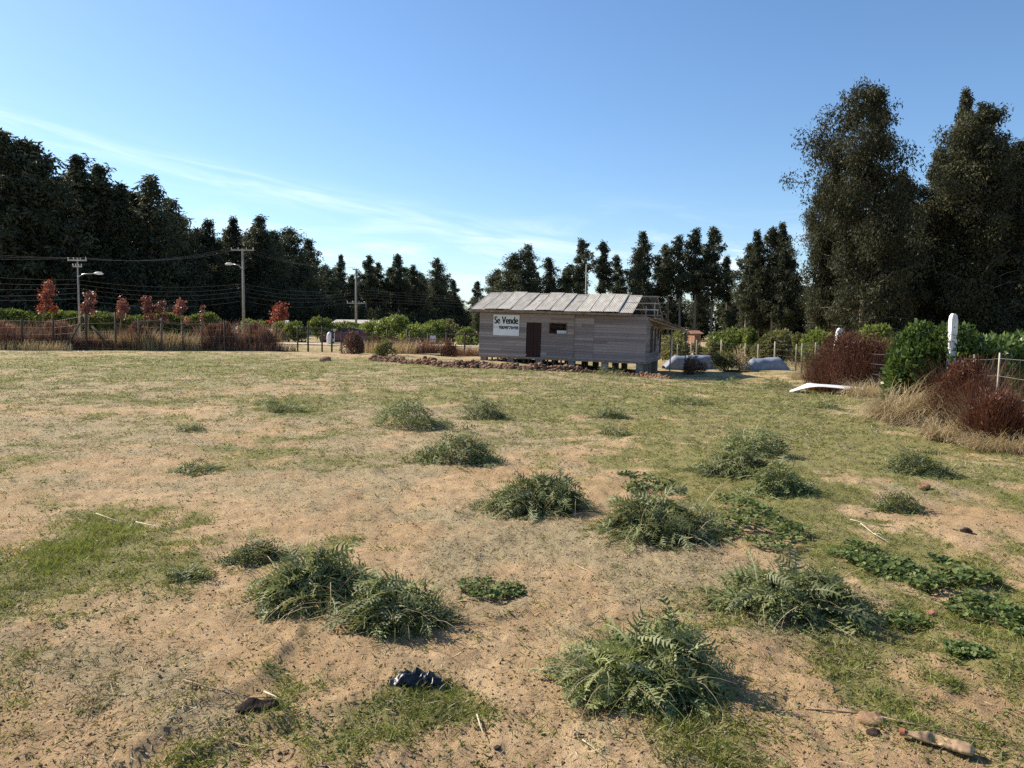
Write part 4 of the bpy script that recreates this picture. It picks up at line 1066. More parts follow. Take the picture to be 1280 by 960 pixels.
# ------------------------------------------------------------------ brush and dry growth along the left fence
def brush(seed, px0, px1, Y, top, label, n=5200, mat='brown', group='brown brush along the left fence'):
    px = (px0 + px1) / 2; Y = fY(px) + 1.1; x, y, z = far(px, top, Y); g = gz(x, y); h = z - g; rx = (px1 - px0) * Y / 960 / 2
    t = thing('dry_brush', label, 'bush', (x, y, g), 0, group)
    fm, sm = bush_mesh(seed, rx, 0.9, h, n, 0.20, 0.045, max(10, int(rx * 9)), 0.9, 0.4, 24)
    link('foliage', fm, M[mat], t); link('stem', sm, M['twig'], t)
    link('dry_stalk', arch_mesh(seed + 1, int(420 * rx), rx, .8, h * 0.95, 0.03, 0.35, (65, 90), 'dry_stalk', 4), M[mat], t)
brush(41, -60, 40, 44.5, 399, 'brown brush mass at the left edge of the field')
brush(42, 38, 92, 44.8, 399, 'brown brush mass left of the braced fence post')
brush(43, 148, 192, 45.5, 404, 'smaller brown brush clump between the braced post and the leaning post')
brush(44, 244, 300, 46.3, 400, 'left half of the large brown brush mass below the concrete pole', n=6500)
brush(45, 290, 350, 46.6, 402, 'right half of the large brown brush mass, below the bright red tree', n=6500)
brush(49, 90, 150, 45.6, 419, 'low brown weeds under the braced fence post', n=1800)
brush(50, 192, 246, 46.0, 418, 'low brown weeds round the leaning fence post', n=1600)
bush(46, 441, 46.5, 413, 26, 'brown', 'dark reddish round bush in front of the maroon car', name='dry_bush', n=3000, L=.16, W=.05, up=.6)
bush(47, 480, 43.5, 424, 22, 'olive', 'small dark green bush in front of the fence, left of the soil ridge', name='weed_bush', n=1400, L=.16, W=.06)
bush(48, 562, 49, 425, 18, 'brown', 'small reddish brown bush near the fence just left of the house', name='dry_bush', n=1400, L=.16, W=.05, up=.6)
def dry_strip(seed, px0, px1, Y, ln, n, wpx=0, droop=.4, mat='strawblade', up=(60, 90), w=.025, nm='dry_grass'):
    x0, y0, _ = far(px0, 430, Y); x1, y1, _ = far(px1, 430, Y)
    me = arch_mesh(seed, n, abs(x1 - x0) / 2, .8, ln, w, droop, up, nm, 4)
    o = link(nm, me, M[mat]); o.location = ((x0 + x1) / 2, Y, gz((x0 + x1) / 2, Y)); tag(o, None, None, kind='stuff'); return o
dry_strip(71, 85, 250, 48.3, 1.2, 2600)
dry_strip(72, -60, 90, 45.6, .6, 1500)
dry_strip(73, 240, 372, 49.0, .6, 1500, mat='brown')
dry_strip(74, 445, 560, 49.5, 1.0, 2200, mat='brown')
dry_strip(75, 455, 520, 48.2, .8, 900)
dry_strip(76, 555, 602, 50.5, .7, 700, mat='brown')

# car behind the fence
def car():
    x, y, _ = far(433, 425, 71.5); g = gz(x, y) + .05
    t = thing('parked_car', 'maroon hatchback parked on the dirt road behind the wire fence', 'car', (x, y, g), R(8))
    prof = [(-1.95, .32), (-2.0, .62), (-1.85, .86), (-1.0, .97), (-.35, 1.40), (.6, 1.45), (1.35, 1.32), (1.8, .98), (1.92, .7), (1.88, .32)]
    mb = MB(); n = len(prof)
    for s, ins in ((-1, 0), (-1, 1), (1, 1), (1, 0)):
        pass
    rows = [(-.80, .98), (-.84, 1.0), (.84, 1.0), (.80, .98)]
    for yy, sc in rows:
        for (px_, pz) in prof:
            tuck = 0.16 * max(0, (pz - .95) / .5); yv = yy - math.copysign(tuck, yy); mb.v.append((px_ * sc, yv, pz))
    for r in range(3):
        for k in range(n): mb.f.append((r * n + k, r * n + (k + 1) % n, (r + 1) * n + (k + 1) % n, (r + 1) * n + k))
    mb.f += [tuple(range(n))[::-1], tuple(range(3 * n, 4 * n))]
    mb.build('body', M['carpaint'], t)
    for s in (-1, 1):
        gl = MB()
        for q in ([(-.85, 1.0), (-.32, 1.34), (.25, 1.38), (.25, 1.0)], [(.33, 1.0), (.33, 1.38), (1.05, 1.32), (1.45, 1.0)]):
            b = len(gl.v)
            for (a, z) in q: gl.v.append((a, s * (.845 - 0.16 * max(0, (z - .95) / .5) + .006), z))
            gl.f.append(tuple(range(b, b + 4)))
        gl.build('side_window', M['glass'], t)
    ws = MB(); ws.v = [(-.98, -.66, 1.0), (-.98, .66, 1.0), (-.40, .58, 1.385), (-.40, -.58, 1.385)]; ws.f = [(0, 1, 2, 3)]; ws.build('windscreen', M['glass'], t)
    for wx in (-1.25, 1.2):
        for s in (-1, 1):
            wh = MB().tube([(wx, s * .70, .31), (wx, s * .86, .31)], .31, 16).build('wheel', M['rubber'], t, True)
            MB().tube([(wx, s * .861, .31), (wx, s * .872, .31)], .19, 12).build('rim', M['chrome'], wh)
    for s in (-.55, .55): MB().tube([(-1.93, s, .68), (-1.99, s, .68)], .11, 10).build('headlight', M['lampwhite'], t)
    MB().box(-2.04, -1.96, -.8, .8, .34, .5).build('bumper', M['rubber'], t)
car()
def drum():
    x, y, _ = far(412, 425, 69.0)
    t = thing('white_drum', 'white rounded drum standing on the road left of the maroon car', 'drum', (x, y, gz(x, y) + .05))
    MB().tube([(0, 0, 0), (0, 0, .1), (0, 0, .7), (0, 0, .95), (0, 0, 1.08)], [.24, .27, .27, .2, .08], 12).build('body', M['lampwhite'], t, True)
    MB().tube([(0, 0, 1.081), (0, 0, 1.14)], .07, 8).build('lid', M['chrome'], t)
drum()
def road_sign():
    x, y, z = far(418, 411, 68)
    g = gz(x, y) + .05
    t = thing('road_sign', 'small grey triangular road sign left of the maroon car', 'sign', (x, y, g))
    MB().tube([(0, 0, -.2), (0, 0, z - g - .1)], .03, 6).build('post', M['chrome'], t)
    mb = MB(); hh = z - g; mb.v = [(-.2, -.04, hh), (.2, -.04, hh), (0, -.04, hh - .4), (-.2, -.03, hh), (.2, -.03, hh), (0, -.03, hh - .4)]
    mb.f = [(0, 1, 2), (5, 4, 3), (0, 3, 4, 1), (1, 4, 5, 2), (2, 5, 3, 0)]; mb.build('plate', M['chrome'], t)
road_sign()
def far_house(px0, px1, Y, top, eave, label, roofmat, wallmat, depth=6):
    x0, y0, zt = far(px0, top, Y); x1, _, _ = far(px1, top, Y); _, _, ze = far(px0, eave, Y); g = gz((x0 + x1) / 2, Y + depth / 2)
    t = thing('distant_house', label, 'house', (x0, Y, g)); w = x1 - x0; zt -= g; ze -= g
    wl_ = MB().box(.25, w - .25, .25, depth - .25, -.2, ze - .02).build('wall', M[wallmat], t)
    mb = MB(); mb.v = [(0, 0, ze), (w, 0, ze), (w, depth / 2, zt), (0, depth / 2, zt), (w, depth, ze), (0, depth, ze)]
    mb.f = [(0, 1, 2, 3), (3, 2, 4, 5), (0, 3, 5), (1, 4, 2), (0, 5, 4, 1)]; mb.build('roof', M[roofmat], t)
    for k in range(3 if w > 3 else 0):
        xx = w * (.2 + .28 * k); fr_ = MB().box(xx - .4, xx + .4, .215, .245, ze * .45, ze * .85).build('window', M['lampwhite'], t)
        MB().box(xx - .34, xx + .34, .20, .213, ze * .48, ze * .82).build('pane', M['glass'], fr_)
far_house(413, 474, 92, 399, 404, 'long low house whose grey roof shows above the bushes at the third pole', 'tin', 'plaster')
far_house(346, 357, 84, 400, 408, 'small pale hut half hidden behind the bright red tree', 'plaster', 'plaster', 2.5)
far_house(866, 880, 78, 413, 417, 'small hut with rust red roof beyond the fence, right of the house', 'rust', 'clod', 4)

# ------------------------------------------------------------------ right side: bushes beyond the fence, tarps, shrubs
G2 = 'bushes beyond the right back fence'
bush(81, 912, 62, 407, 46, 'hedge', 'rounded dark green bush beyond the fence right of the house', group=G2, n=6000)
bush(82, 940, 60, 408, 24, 'hedge', 'small green bush beside the rounded one beyond the fence', group=G2, n=3200)
bush(83, 972, 57, 411, 62, 'olive', 'wide olive yellowish bush beyond the fence under the pale-stemmed trees', group=G2, n=7000)
bush(84, 1003, 55, 414, 30, 'olive', 'loose olive bush left of the large maroon shrub', group=G2, n=3600)
bush(85, 1032, 48, 407, 56, 'hedge', 'bright green bush rising behind the large maroon shrub', group=G2, n=6000)
bush(86, 852, 60, 414, 56, 'olive', 'dull olive bush beyond the fence, touching the porch roof in view', group=G2, n=4200)
bush(87, 893, 56, 424, 22, 'olive', 'low olive bush under the rounded green one, at the fence', group=G2, n=2000)
bush(88, 1100, 36, 408, 90, 'hedge', 'green bush tops between the maroon shrub and the laurel, beyond the fence', group=G2, n=7000)
hd = link('hedge', hedge_mesh(12, [(10.6, 17.6), (13.5, 20), (18, 23)], 2.2, 1.6, 24000, 0.16, 0.08), M['laurel'])
tag(hd, 'dark green hedge at the right edge behind the stakes', 'hedge')
def tarp(px0, px1, Y, top, bot, label, seed):
    x0, _, zt = far(px0, top, Y); x1, _, _ = far(px1, top, Y); g = gz((x0 + x1) / 2, Y); w = x1 - x0; hgt = zt - g
    nx, ny = 34, 14; V, F = [], []
    for j in range(ny + 1):
        for i in range(nx + 1):
            u, v = i / nx, j / ny; a = math.pi * v
            e = min(1, 5 * u * (1 - u) + .25)
            h = hgt * math.sin(a) ** .4 * e * (.75 + .4 * float(fbm(u * 3 + seed, v * 2, seed, 3)))
            V.append((w * u, -0.6 * math.cos(a) * (.9 + .2 * float(vn(u * 9, v * 3, seed + 4))), max(h, .0) - .02))
    for j in range(ny):
        for i in range(nx): F.append((j * (nx + 1) + i, j * (nx + 1) + i + 1, (j + 1) * (nx + 1) + i + 1, (j + 1) * (nx + 1) + i))
    me = bpy.data.meshes.new('tarp'); me.from_pydata(V, [], F)
    for p in me.polygons: p.use_smooth = True
    o = link('covered_pile', me, M['tarp']); o.location = (x0, Y, g); tag(o, label, 'tarp', 'pale tarps by the back fence')
tarp(830, 900, 50.5, 443, 456, 'shade-tinted blue grey tarp over a low pile right behind the house', 3)
tarp(930, 984, 47.5, 446, 457, 'shade-tinted blue grey tarp by the fence corner, left of the maroon shrub', 9)
def debris():
    for k, (a, b, r, lab) in enumerate((((838, 452), (880, 449), .05, 'dark bent branch lying against the tarp behind the house'), ((905, 464), (948, 467), .06, 'dark plank lying in the grass right of the house'))):
        p, q = at(*a), at(*b); p0 = Vector((*p, gz(*p) + .05)); p1 = Vector((*q, gz(*q) + .12)); m = (p0 + p1) / 2 + Vector((0, 0, .25 if k == 0 else 0.02))
        o = MB().tube([p0, m, p1], [r, r, r * .7], 6).build('fallen_branch' if k == 0 else 'plank', M['char'], None, True); tag(o, lab, 'branch' if k == 0 else 'plank')
debris()
bush(89, 868, 45, 440, 24, 'char' if False else 'brown', 'dark twiggy brush pile between the house and the first tarp', name='brush_pile', n=1500, L=.2, W=.04)
bush(90, 908, 47, 438, 30, 'olive', 'olive weed clump between the two tarps', name='weed_bush', n=1800, L=.2, W=.06, up=.8)
bush(91, 926, 46.5, 436, 20, 'strawblade', 'pale dry weed clump left of the second tarp', name='dry_weed', n=900, L=.24, W=.03, up=1.0)

def shrub(seed, px0, px1, top, Ys, mat, label, n, L, W, lumps=22, up=.7, dy=None, name='shrub', **kw):
    px = (px0 + px1) / 2; x, y, _ = far(px, top, Ys); z = far(px, top, y)[2]; g = gz(x, y); rx = (px1 - px0) * y / 960 / 2
    fm, sm = bush_mesh(seed, rx, dy or rx * .8, z - g, n, L, W, lumps, up, kw.pop('shell', .45), 26, low=kw.pop('low', .2), boxy=kw.pop('boxy', 2))
    t = thing(name, label, 'shrub', (x, y, g)); link('foliage', fm, M[mat], t); link('stem', sm, M['twig'], t)
    return x, y, g, rx, z - g, t
sx = shrub(101, 1010, 1140, 408, 24.0, 'maroon', 'large dark maroon twiggy shrub behind the curved white sheet', 20000, 0.12, 0.022, 44, name='maroon_shrub', low=.3, boxy=0)
link('twig', arch_mesh(201, 3200, sx[3] * .95, sx[3] * .7, sx[4] * .8, 0.012, 0.3, (50, 90), 'twig', 4), M['maroon'], sx[5])
shrub(102, 1094, 1262, 403, 14.9, 'laurel', 'glossy bright green laurel shrub round the upright white post', 26000, 0.105, 0.055, 34, .4, name='laurel_shrub', shell=.6, low=.3, boxy=4, dy=.95)
s2 = shrub(103, 1172, 1244, 450, 13.0, 'maroon', 'smaller maroon shrub in front of the laurel, below the white post', 8000, 0.08, 0.016, 26, name='maroon_shrub')
link('twig', arch_mesh(202, 1800, s2[3] * .9, s2[3] * .7, s2[4] * .98, 0.008, 0.3, (50, 90), 'twig', 4), M['maroon'], s2[5])
s3 = shrub(104, 1208, 1290, 478, 11.2, 'maroon', 'low maroon shrub at the right edge in front of the fence stakes', 8000, 0.07, 0.015, 26, name='maroon_shrub')
link('twig', arch_mesh(203, 1800, s3[3] * .9, s3[3] * .7, s3[4] * .98, 0.007, 0.3, (45, 90), 'twig', 4), M['maroon'], s3[5])
def straw_clump(seed, px, py, wpx, ln, n, label, w=.012, droop=.9, up=(40, 85), bias=None, name='dry_grass_clump', mat='strawblade'):
    x, y = at(px, py); rx = wpx * y / 960 / 2
    o = link(name, arch_mesh(seed, n, rx, rx * .7, ln, w, droop, up, 'blades', 6, bias), M[mat]); o.location = (x, y, gz(x, y)); tag(o, label, 'dry grass', 'straw-coloured grass clumps on the right'); return o
straw_clump(111, 1150, 530, 90, 1.15, 2600, 'tall arching straw grass in front of the laurel shrub', bias=0.2)
straw_clump(112, 1118, 524, 56, .7, 1200, 'short straw tuft at the left foot of the laurel shrub')
straw_clump(113, 1180, 534, 60, .85, 1300, 'straw grass between the laurel and the smaller maroon shrub', bias=2.9)
straw_clump(114, 1195, 550, 80, .5, 1100, 'fine pale grass in front of the smaller maroon shrub')
straw_clump(115, 1262, 562, 100, .5, 1800, 'bleached fine grass at the right edge below the low maroon shrub', w=.007)
straw_clump(116, 1095, 496, 70, .8, 1100, 'dry grass at the foot of the large maroon shrub')
straw_clump(117, 1225, 545, 40, .75, 500, 'pale stalks between the two small maroon shrubs', droop=.4)
straw_clump(118, 1070, 455, 30, 1.3, 160, 'pale dead stalks rising through the large maroon shrub', droop=.2, up=(65, 90))
straw_clump(119, 1020, 474, 70, .8, 1100, 'pinkish dry grass left of the large maroon shrub')
straw_clump(120, 1000, 458, 60, .8, 700, 'dry grass by the fence corner behind the white sheet')
straw_clump(121, 1126, 517, 30, .35, 420, 'small greyish green tuft in front of the straw at right', mat='grass', up=(50, 88), w=.01, droop=.5)
straw_clump(122, 1165, 523, 50, .45, 500, 'yellowish green low grass below the arching straw', mat='olive', w=.01)
straw_clump(123, 1240, 470, 50, 1.2, 260, 'tall pale stalks standing behind the smaller maroon shrub', droop=.15, up=(70, 90))

# curved white corrugated sheet
def white_sheet():
    x, y = at(1030, 492); t = thing('corrugated_sheet', 'curved white corrugated sheet lying on the grass near the maroon shrub', 'sheet', (x, y, gz(x, y)), R(-14))
    nx, ny = 48, 40; Lx, Ly = 2.05, 0.95; V, F = [], []
    for j in range(ny + 1):
        for i in range(nx + 1):
            u, v = i / nx, j / ny
            z = .03 + .20 * math.sin(min(u / .42, 1) * math.pi / 2) - .09 * max(0, u - .45) ** 1.2 / .55 + .05 * math.sin(v * 3.1) * u + .07 * math.exp(-((u - .25) / .1) ** 2) * v
            V.append((-Lx / 2 + Lx * u + .12 * v, -Ly / 2 + Ly * v + .15 * u * (1 - u), z + .012 * math.sin(v * TAU * 9)))
    n = len(V)
    V += [(a, b, c - .008) for a, b, c in V]
    W_ = nx + 1
    for j in range(ny):
        for i in range(nx):
            q = (j * W_ + i, j * W_ + i + 1, (j + 1) * W_ + i + 1, (j + 1) * W_ + i); F.append(q); F.append(tuple(n + k for k in q)[::-1])
    bd = [j * W_ for j in range(ny + 1)], [j * W_ + nx for j in range(ny + 1)], list(range(W_)), [ny * W_ + i for i in range(W_)]
    for e in bd:
        for a, b in zip(e[:-1], e[1:]): F.append((a, b, n + b, n + a))
    me = bpy.data.meshes.new('sheet'); me.from_pydata(V, [], F)
    link('sheet', me, M['white'], t)
    c = clod_mesh(3, .10, 2); o = link('stone', c, M['stone']); o.location = (x + .75, y - .1, gz(x + .75, y - .1) + .03); tag(o, 'dark stone wedged under the right end of the white sheet', 'stone')
white_sheet()

# ------------------------------------------------------------------ heaps of cut cardoon leaves
GH = 'heaps of cut cardoon leaves in the field'
def heap(seed, x0, x1, top, bot, n, L, label, big=False, stations=9, depth=None):
    px = (x0 + x1) / 2; x, y = at(px, bot - 0.30 * (bot - top)); rx = (x1 - x0) * y / 960 / 2 * 0.92
    yb = at(px, bot)[1]
    ry = max(min(rx * .85, (y - yb) * 1.6), .12) if depth is None else depth
    zt = far(px, top, y)[2]; g = gz(x, y); h = max(zt - g, .08)
    t = thing('weed_heap', label, 'weed heap', (x, y, g - .01), 0, GH)
    L *= 0.66; n = int(n * 2.3)
    if y > 8.5: h *= 1.5; rx *= 1.16; n = int(n * 1.5)
    if not big: stations = 7 if y < 9 else 5
    tag(link('leaf_heap', heap_mesh(seed, rx, ry, h * .95, n, L, stations), M['thistle'], t), kind='stuff')
    if big:
        link('dry_stalk', arch_mesh(seed + 900, 70, rx * .8, ry * .8, h * 1.5, .006, .9, (20, 70), 'dry_stalk', 5), M['strawblade'], t)['kind'] = 'stuff'
        link('grass_blade', arch_mesh(seed + 901, 70, rx * .85, ry * .85, h * 1.2, .006, 1.1, (25, 80), 'grass_blade', 5), M['grass'], t)['kind'] = 'stuff'
        rng = np.random.RandomState(seed + 500)
        for k in range(9):
            a = -math.pi * (.02 + .96 * rng.rand()); p = np.array([rx * .72 * math.cos(a), ry * .72 * math.sin(a), .05 + .05 * rng.rand()])
            lf = pinnate(rng, p, a + rng.normal(0, .5), rng.uniform(-.1, .3), L * rng.uniform(.6, 1.05), rng.normal(0, .5) + (math.pi if k % 2 else 0), 10, .8)
            link('leaf', build_leaves('leaf', [lf], [rng.rand()]), M['thistle'], t)
    return t
heap(1, 312, 490, 664, 775, 260, .40, 'large dark green heap at left front, left and taller half', True)
heap(2, 415, 575, 696, 802, 220, .40, 'right lower half of the large left front heap, with silvery lobed leaves on the sand', True)
heap(3, 280, 365, 668, 716, 80, .30, 'low green tail on the upper left of the large left front heap')
heap(4, 697, 900, 766, 888, 250, .36, 'nearest heap, right of centre at the bottom of the field', True)
heap(5, 893, 1075, 695, 785, 200, .42, 'right front heap with silvery arching leaves and a yellow leaf at its side', True)
heap(6, 598, 742, 576, 662, 210, .42, 'tall domed heap in the centre of the field', True)
heap(7, 742, 904, 606, 692, 220, .42, 'heap right of the central dome, slightly nearer', True)
heap(8, 516, 618, 542, 592, 120, .42, 'heap left and behind the central dome, at the edge of the bare sand')
heap(9, 466, 568, 497, 549, 130, .42, 'wide double heap at left middle distance')
heap(10, 576, 634, 498, 533, 70, .40, 'small pointed heap between the double heap and the house')
heap(11, 324, 387, 498, 521, 60, .40, 'flat dark heap at left in the middle distance')
heap(12, 900, 982, 536, 580, 90, .42, 'upper heap of the cluster of three right of centre')
heap(13, 872, 962, 560, 604, 90, .42, 'greyer left heap of the cluster of three right of centre')
heap(14, 928, 1020, 570, 636, 120, .42, 'nearest darkest heap of the cluster of three right of centre')
heap(15, 736, 786, 507, 530, 50, .40, 'small heap standing below the middle of the house')
heap(16, 746, 790, 531, 547, 34, .36, 'flat little heap just in front of the one below the house')
heap(17, 827, 890, 487, 513, 60, .42, 'heap below the right corner of the house')
heap(18, 1110, 1188, 568, 603, 70, .36, 'silvery heap at right on reddish soil')
heap(19, 1092, 1156, 606, 650, 60, .34, 'narrow grey-green heap in front of the silvery one at right')
heap(20, 207, 284, 573, 594, 45, .30, 'flat brownish heap on the bare ground at left')
heap(21, 222, 260, 527, 542, 28, .34, 'tiny pale heap far at left')
heap(22, 206, 268, 700, 730, 40, .26, 'small silvery tuft left of the large front heap')
heap(23, 950, 994, 472, 491, 50, .42, 'green heap at the left end of the curved white sheet')
heap(24, 996, 1046, 497, 516, 40, .40, 'grey-green flat heap in front of the curved white sheet')
heap(25, 896, 926, 470, 483, 26, .42, 'small heap at the edge of the house shadow on the right')
heap(26, 735, 790, 458, 474, 40, .45, 'green weeds growing on the soil ridge before the right part of the house')
heap(27, 320, 345, 499, 508, 14, .34, 'tiny tuft behind the flat dark heap at left')
heap(28, 1172, 1218, 536, 552, 24, .3, 'small green weed tuft at right, below the maroon shrubs')

# ------------------------------------------------------------------ low broad-leaved weeds
def mallow_mesh(seed, rx, ry, h, n, r):
    rng = np.random.RandomState(seed); V, F, ti = [], [], []
    K = 7
    for i in range(n):
        a = rng.rand() * TAU; rho = math.sqrt(rng.rand()) * 1.15; x, y = rx * rho * math.cos(a), ry * rho * math.sin(a)
        if float(fbm(x * 4.0 + seed * 7, y * 4.0, 5, 3)) < .40 + .20 * rho ** 2 and len(V): continue
        z = .012 + h * rng.rand() * max(1 - .7 * rho ** 2, .1) * (0.4 + 0.9 * float(vn(x * 4 + seed, y * 4, 3))); rr = r * rng.uniform(.5, 1.25)
        nrm = Vector((rng.normal(0, .45), rng.normal(0, .45), 1)).normalized(); u = nrm.orthogonal().normalized(); u.rotate(Matrix.Rotation(rng.rand() * 6, 3, nrm)); w = nrm.cross(u)
        c = Vector((x, y, z)); b = len(V); V.append(tuple(c - nrm * rr * .18))
        for k in range(K):
            aa = .45 + (TAU - .9) * k / (K - 1); q = rr * (1.0 if k % 2 else .82); V.append(tuple(c + (u * math.cos(aa) + w * math.sin(aa)) * q + nrm * rr * rng.uniform(-.1, .12)))
        for k in range(K - 1): F.append((b, b + 1 + k, b + 2 + k))
        ti += [rng.rand()] * (K + 1)
    return np_mesh('leaf_mat', np.array(V), np.array(F), {'tint': ti})
def mallow(seed, x0, x1, top, bot, h, n, r, label):
    px = (x0 + x1) / 2; x, y = at(px, (top + bot) / 2); rx = (x1 - x0) * y / 960 / 2; ry = (at(px, top)[1] - at(px, bot)[1]) / 2
    o = link("broadleaf_weed_patch", mallow_mesh(seed, rx, ry, h, int(n * 6), r * .47), M['mallow']); o.location = (x, y, gz(x, y)); tag(o, label, 'weeds', 'low broad-leaved weed patches', 'stuff')
mallow(1, 1120, 1245, 690, 765, .14, 420, .050, 'thick patch of round-leaved weeds at right, beyond the right front heap')
mallow(2, 1190, 1290, 735, 800, .09, 240, .045, 'lower right tail of the thick round-leaved patch at the picture edge')
mallow(3, 1030, 1130, 675, 720, .07, 260, .042, 'flat green weed patch left of the thick round-leaved patch')
mallow(4, 885, 985, 625, 685, .09, 300, .045, 'green leafy patch right of the two central heaps')
mallow(5, 760, 850, 592, 622, .08, 220, .05, 'green weed patch behind the two central heaps')
mallow(6, 570, 652, 718, 752, .05, 130, .038, 'small scattered leafy weeds on sand right of the large front heap')
mallow(7, 1100, 1165, 760, 790, .05, 90, .035, 'small leafy weeds round the reddish stone at right')
mallow(8, 1185, 1240, 808, 832, .05, 70, .04, 'bluish leafy weeds low at the right edge')
mallow(9, 275, 345, 740, 758, .04, 80, .03, 'thin strip of leafy weeds left of the large front heap')

# ------------------------------------------------------------------ ground litter and grass
rg = np.random.RandomState(12)
def scatter(n, y0, y1, kx=.76):
    y = np.exp(rg.uniform(math.log(y0), math.log(y1), n)); x = y * rg.uniform(-kx, kx, n); return x, y
def blades(n_t, per, y0, y1, mask, hgt, wid, spread, mat, name, lay=0.5, seed=0, bright=0.0):
    x, y = scatter(n_t, y0, y1); keep = rg.rand(n_t) < mask(x, y); x, y = x[keep], y[keep]
    k = rg.randint(int(per * .5), int(per * 1.5) + 1, len(x)); idx = np.repeat(np.arange(len(x)), k); n = len(idx)
    sc = np.maximum(1.0, (y[idx] / 7) ** 0.75); sp = spread * sc
    bx = x[idx] + rg.normal(0, 1, n) * sp; by = y[idx] + rg.normal(0, 1, n) * sp
    bz_ = T(bx, by)
    th = rg.rand(len(x))[idx]
    a = rg.rand(n) * TAU; up = np.clip(rg.normal(1 - lay, .3, n), .06, 1.3)
    D = unit(np.stack([np.cos(a), np.sin(a), up * 1.4], -1)); Sd = unit(np.cross(D, rg.normal(0, 1, (n, 3)) * (1, 1, .3)))
    L = hgt * rg.uniform(.4, 1.4, n) * np.minimum(sc, 2.2) * (.6 + .8 * th); W = wid * rg.uniform(.7, 1.3, n) * sc
    V, F, t = kites(np.stack([bx, by, bz_ - .003], -1), D, Sd, L, W, np.clip(.5 * th + .6 * rg.rand(n) - .1 + bright, 0, 1), .08)
    o = link(name, np_mesh(name, V, F, {'tint': t}), M[mat]); tag(o, kind='stuff'); return o
gm = lambda x, y: np.clip(smooth(.34, .85, green(x, y)) * (.25 + 1.2 * smooth(.35, .7, fbm(np.asarray(x) * 6, np.asarray(y) * 6, 91, 3))), 0.05, 1)
blades(19000, 14, 1.9, 9, gm, .045, .0042, .035, 'grass', 'grass', .5)
blades(13000, 10, 9, 46, gm, .040, .0055, .04, 'grass', 'grass', .55)
dm = lambda x, y: np.clip(smooth(.25, .70, straw(x, y)) * .95 + .3 * smooth(.4, .8, green(x, y)), 0.06, 1)
blades(11000, 7, 1.9, 9, dm, .06, .0028, .05, 'drygrass', 'dry_grass', .92)
blades(12000, 7, 9, 46, dm, .055, .0045, .05, 'drygrass', 'dry_grass', .85)
blades(7000, 9, 1.9, 40, dm, .05, .0034, .045, 'deadgrass', 'dead_grass', .8)
# small sprouting rosettes
rm_ = lambda x, y: np.clip(smooth(.22, .6, green(x, y)) * 1.0, 0.16, .95)
blades(15000, 7, 1.9, 34, rm_, .028, .0075, .024, 'mallow', 'sprouts', .8)
# bright grass of the left front patch
bm_ = lambda x, y: np.clip(sum(np.exp(-(((x - b[0]) / (b[2] * .8)) ** 2 + ((y - b[1]) / (b[3] * .8)) ** 2)) for b in BLOBS[:3]) * smooth(.38, .62, fbm(np.asarray(x) * 2.6, np.asarray(y) * 2.6, 77)), 0, 1)
blades(14000, 16, 3.8, 7.5, bm_, .055, .0045, .035, 'grass', 'grass', .35, bright=.25)
# soil crumbs and pebbles
def crumbs(n, y0, y1, r0, r1, mat, name):
    x, y = scatter(n, y0, y1); r = np.exp(rg.uniform(math.log(r0), math.log(r1), n)) * np.maximum(1, (y / 7) ** .6)
    base = np.array([(1, 0, 0), (-.5, .87, 0), (-.5, -.87, 0), (.1, .05, .9), (.05, -.1, -.8)], float); fc = np.array([(0, 1, 3), (1, 2, 3), (2, 0, 3), (1, 0, 4), (2, 1, 4), (0, 2, 4)])
    a = rg.rand(n) * TAU; s = rg.uniform(.6, 1.4, (n, 5, 3)) * base[None] * r[:, None, None]
    X = s[..., 0] * np.cos(a)[:, None] - s[..., 1] * np.sin(a)[:, None]; Y = s[..., 0] * np.sin(a)[:, None] + s[..., 1] * np.cos(a)[:, None]
    V = np.stack([X + x[:, None], Y + y[:, None], s[..., 2] * .8 + (T(x, y) + r * .15)[:, None]], -1).reshape(-1, 3)
    F = (fc[None] + (np.arange(n) * 5)[:, None, None]).reshape(-1, 3)
    o = link(name, np_mesh(name, V, F), M[mat]); tag(o, kind='stuff')
crumbs(22000, 1.9, 14, .0022, .010, 'crumb', 'soil_crumbs')
crumbs(500, 1.9, 14, .006, .014, 'clod', 'soil_clods')
# straw litter lying flat
def litter(n, y0, y1, L0, W0, mat, name):
    x, y = scatter(n, y0, y1); keep = rg.rand(n) < np.clip(straw(x, y) * 1.1, .1, 1); x, y = x[keep], y[keep]; n = len(x)
    a = rg.rand(n) * TAU; sc = np.maximum(1, (y / 7) ** .6); D = unit(np.stack([np.cos(a), np.sin(a), rg.normal(.06, .14, n)], -1)); Sd = unit(np.cross(D, np.array([0, 0, 1.0]) + rg.normal(0, .4, (n, 3))))
    L = L0 * rg.uniform(.3, 1.6, n) * sc
    V, F, t = kites(np.stack([x, y, T(x, y) + .006], -1), D, Sd, L, W0 * sc * rg.uniform(.6, 1.4, n), rg.rand(n), .03)
    o = link(name, np_mesh(name, V, F, {'tint': t}), M[mat]); tag(o, kind='stuff')
litter(34000, 1.9, 26, .045, .0034, 'drygrass', 'straw_litter')
litter(900, 1.9, 10, .14, .0038, 'strawblade', 'straw_stalks')
litter(26000, 1.9, 30, .040, .0050, 'deadgrass', 'dead_leaf_litter')

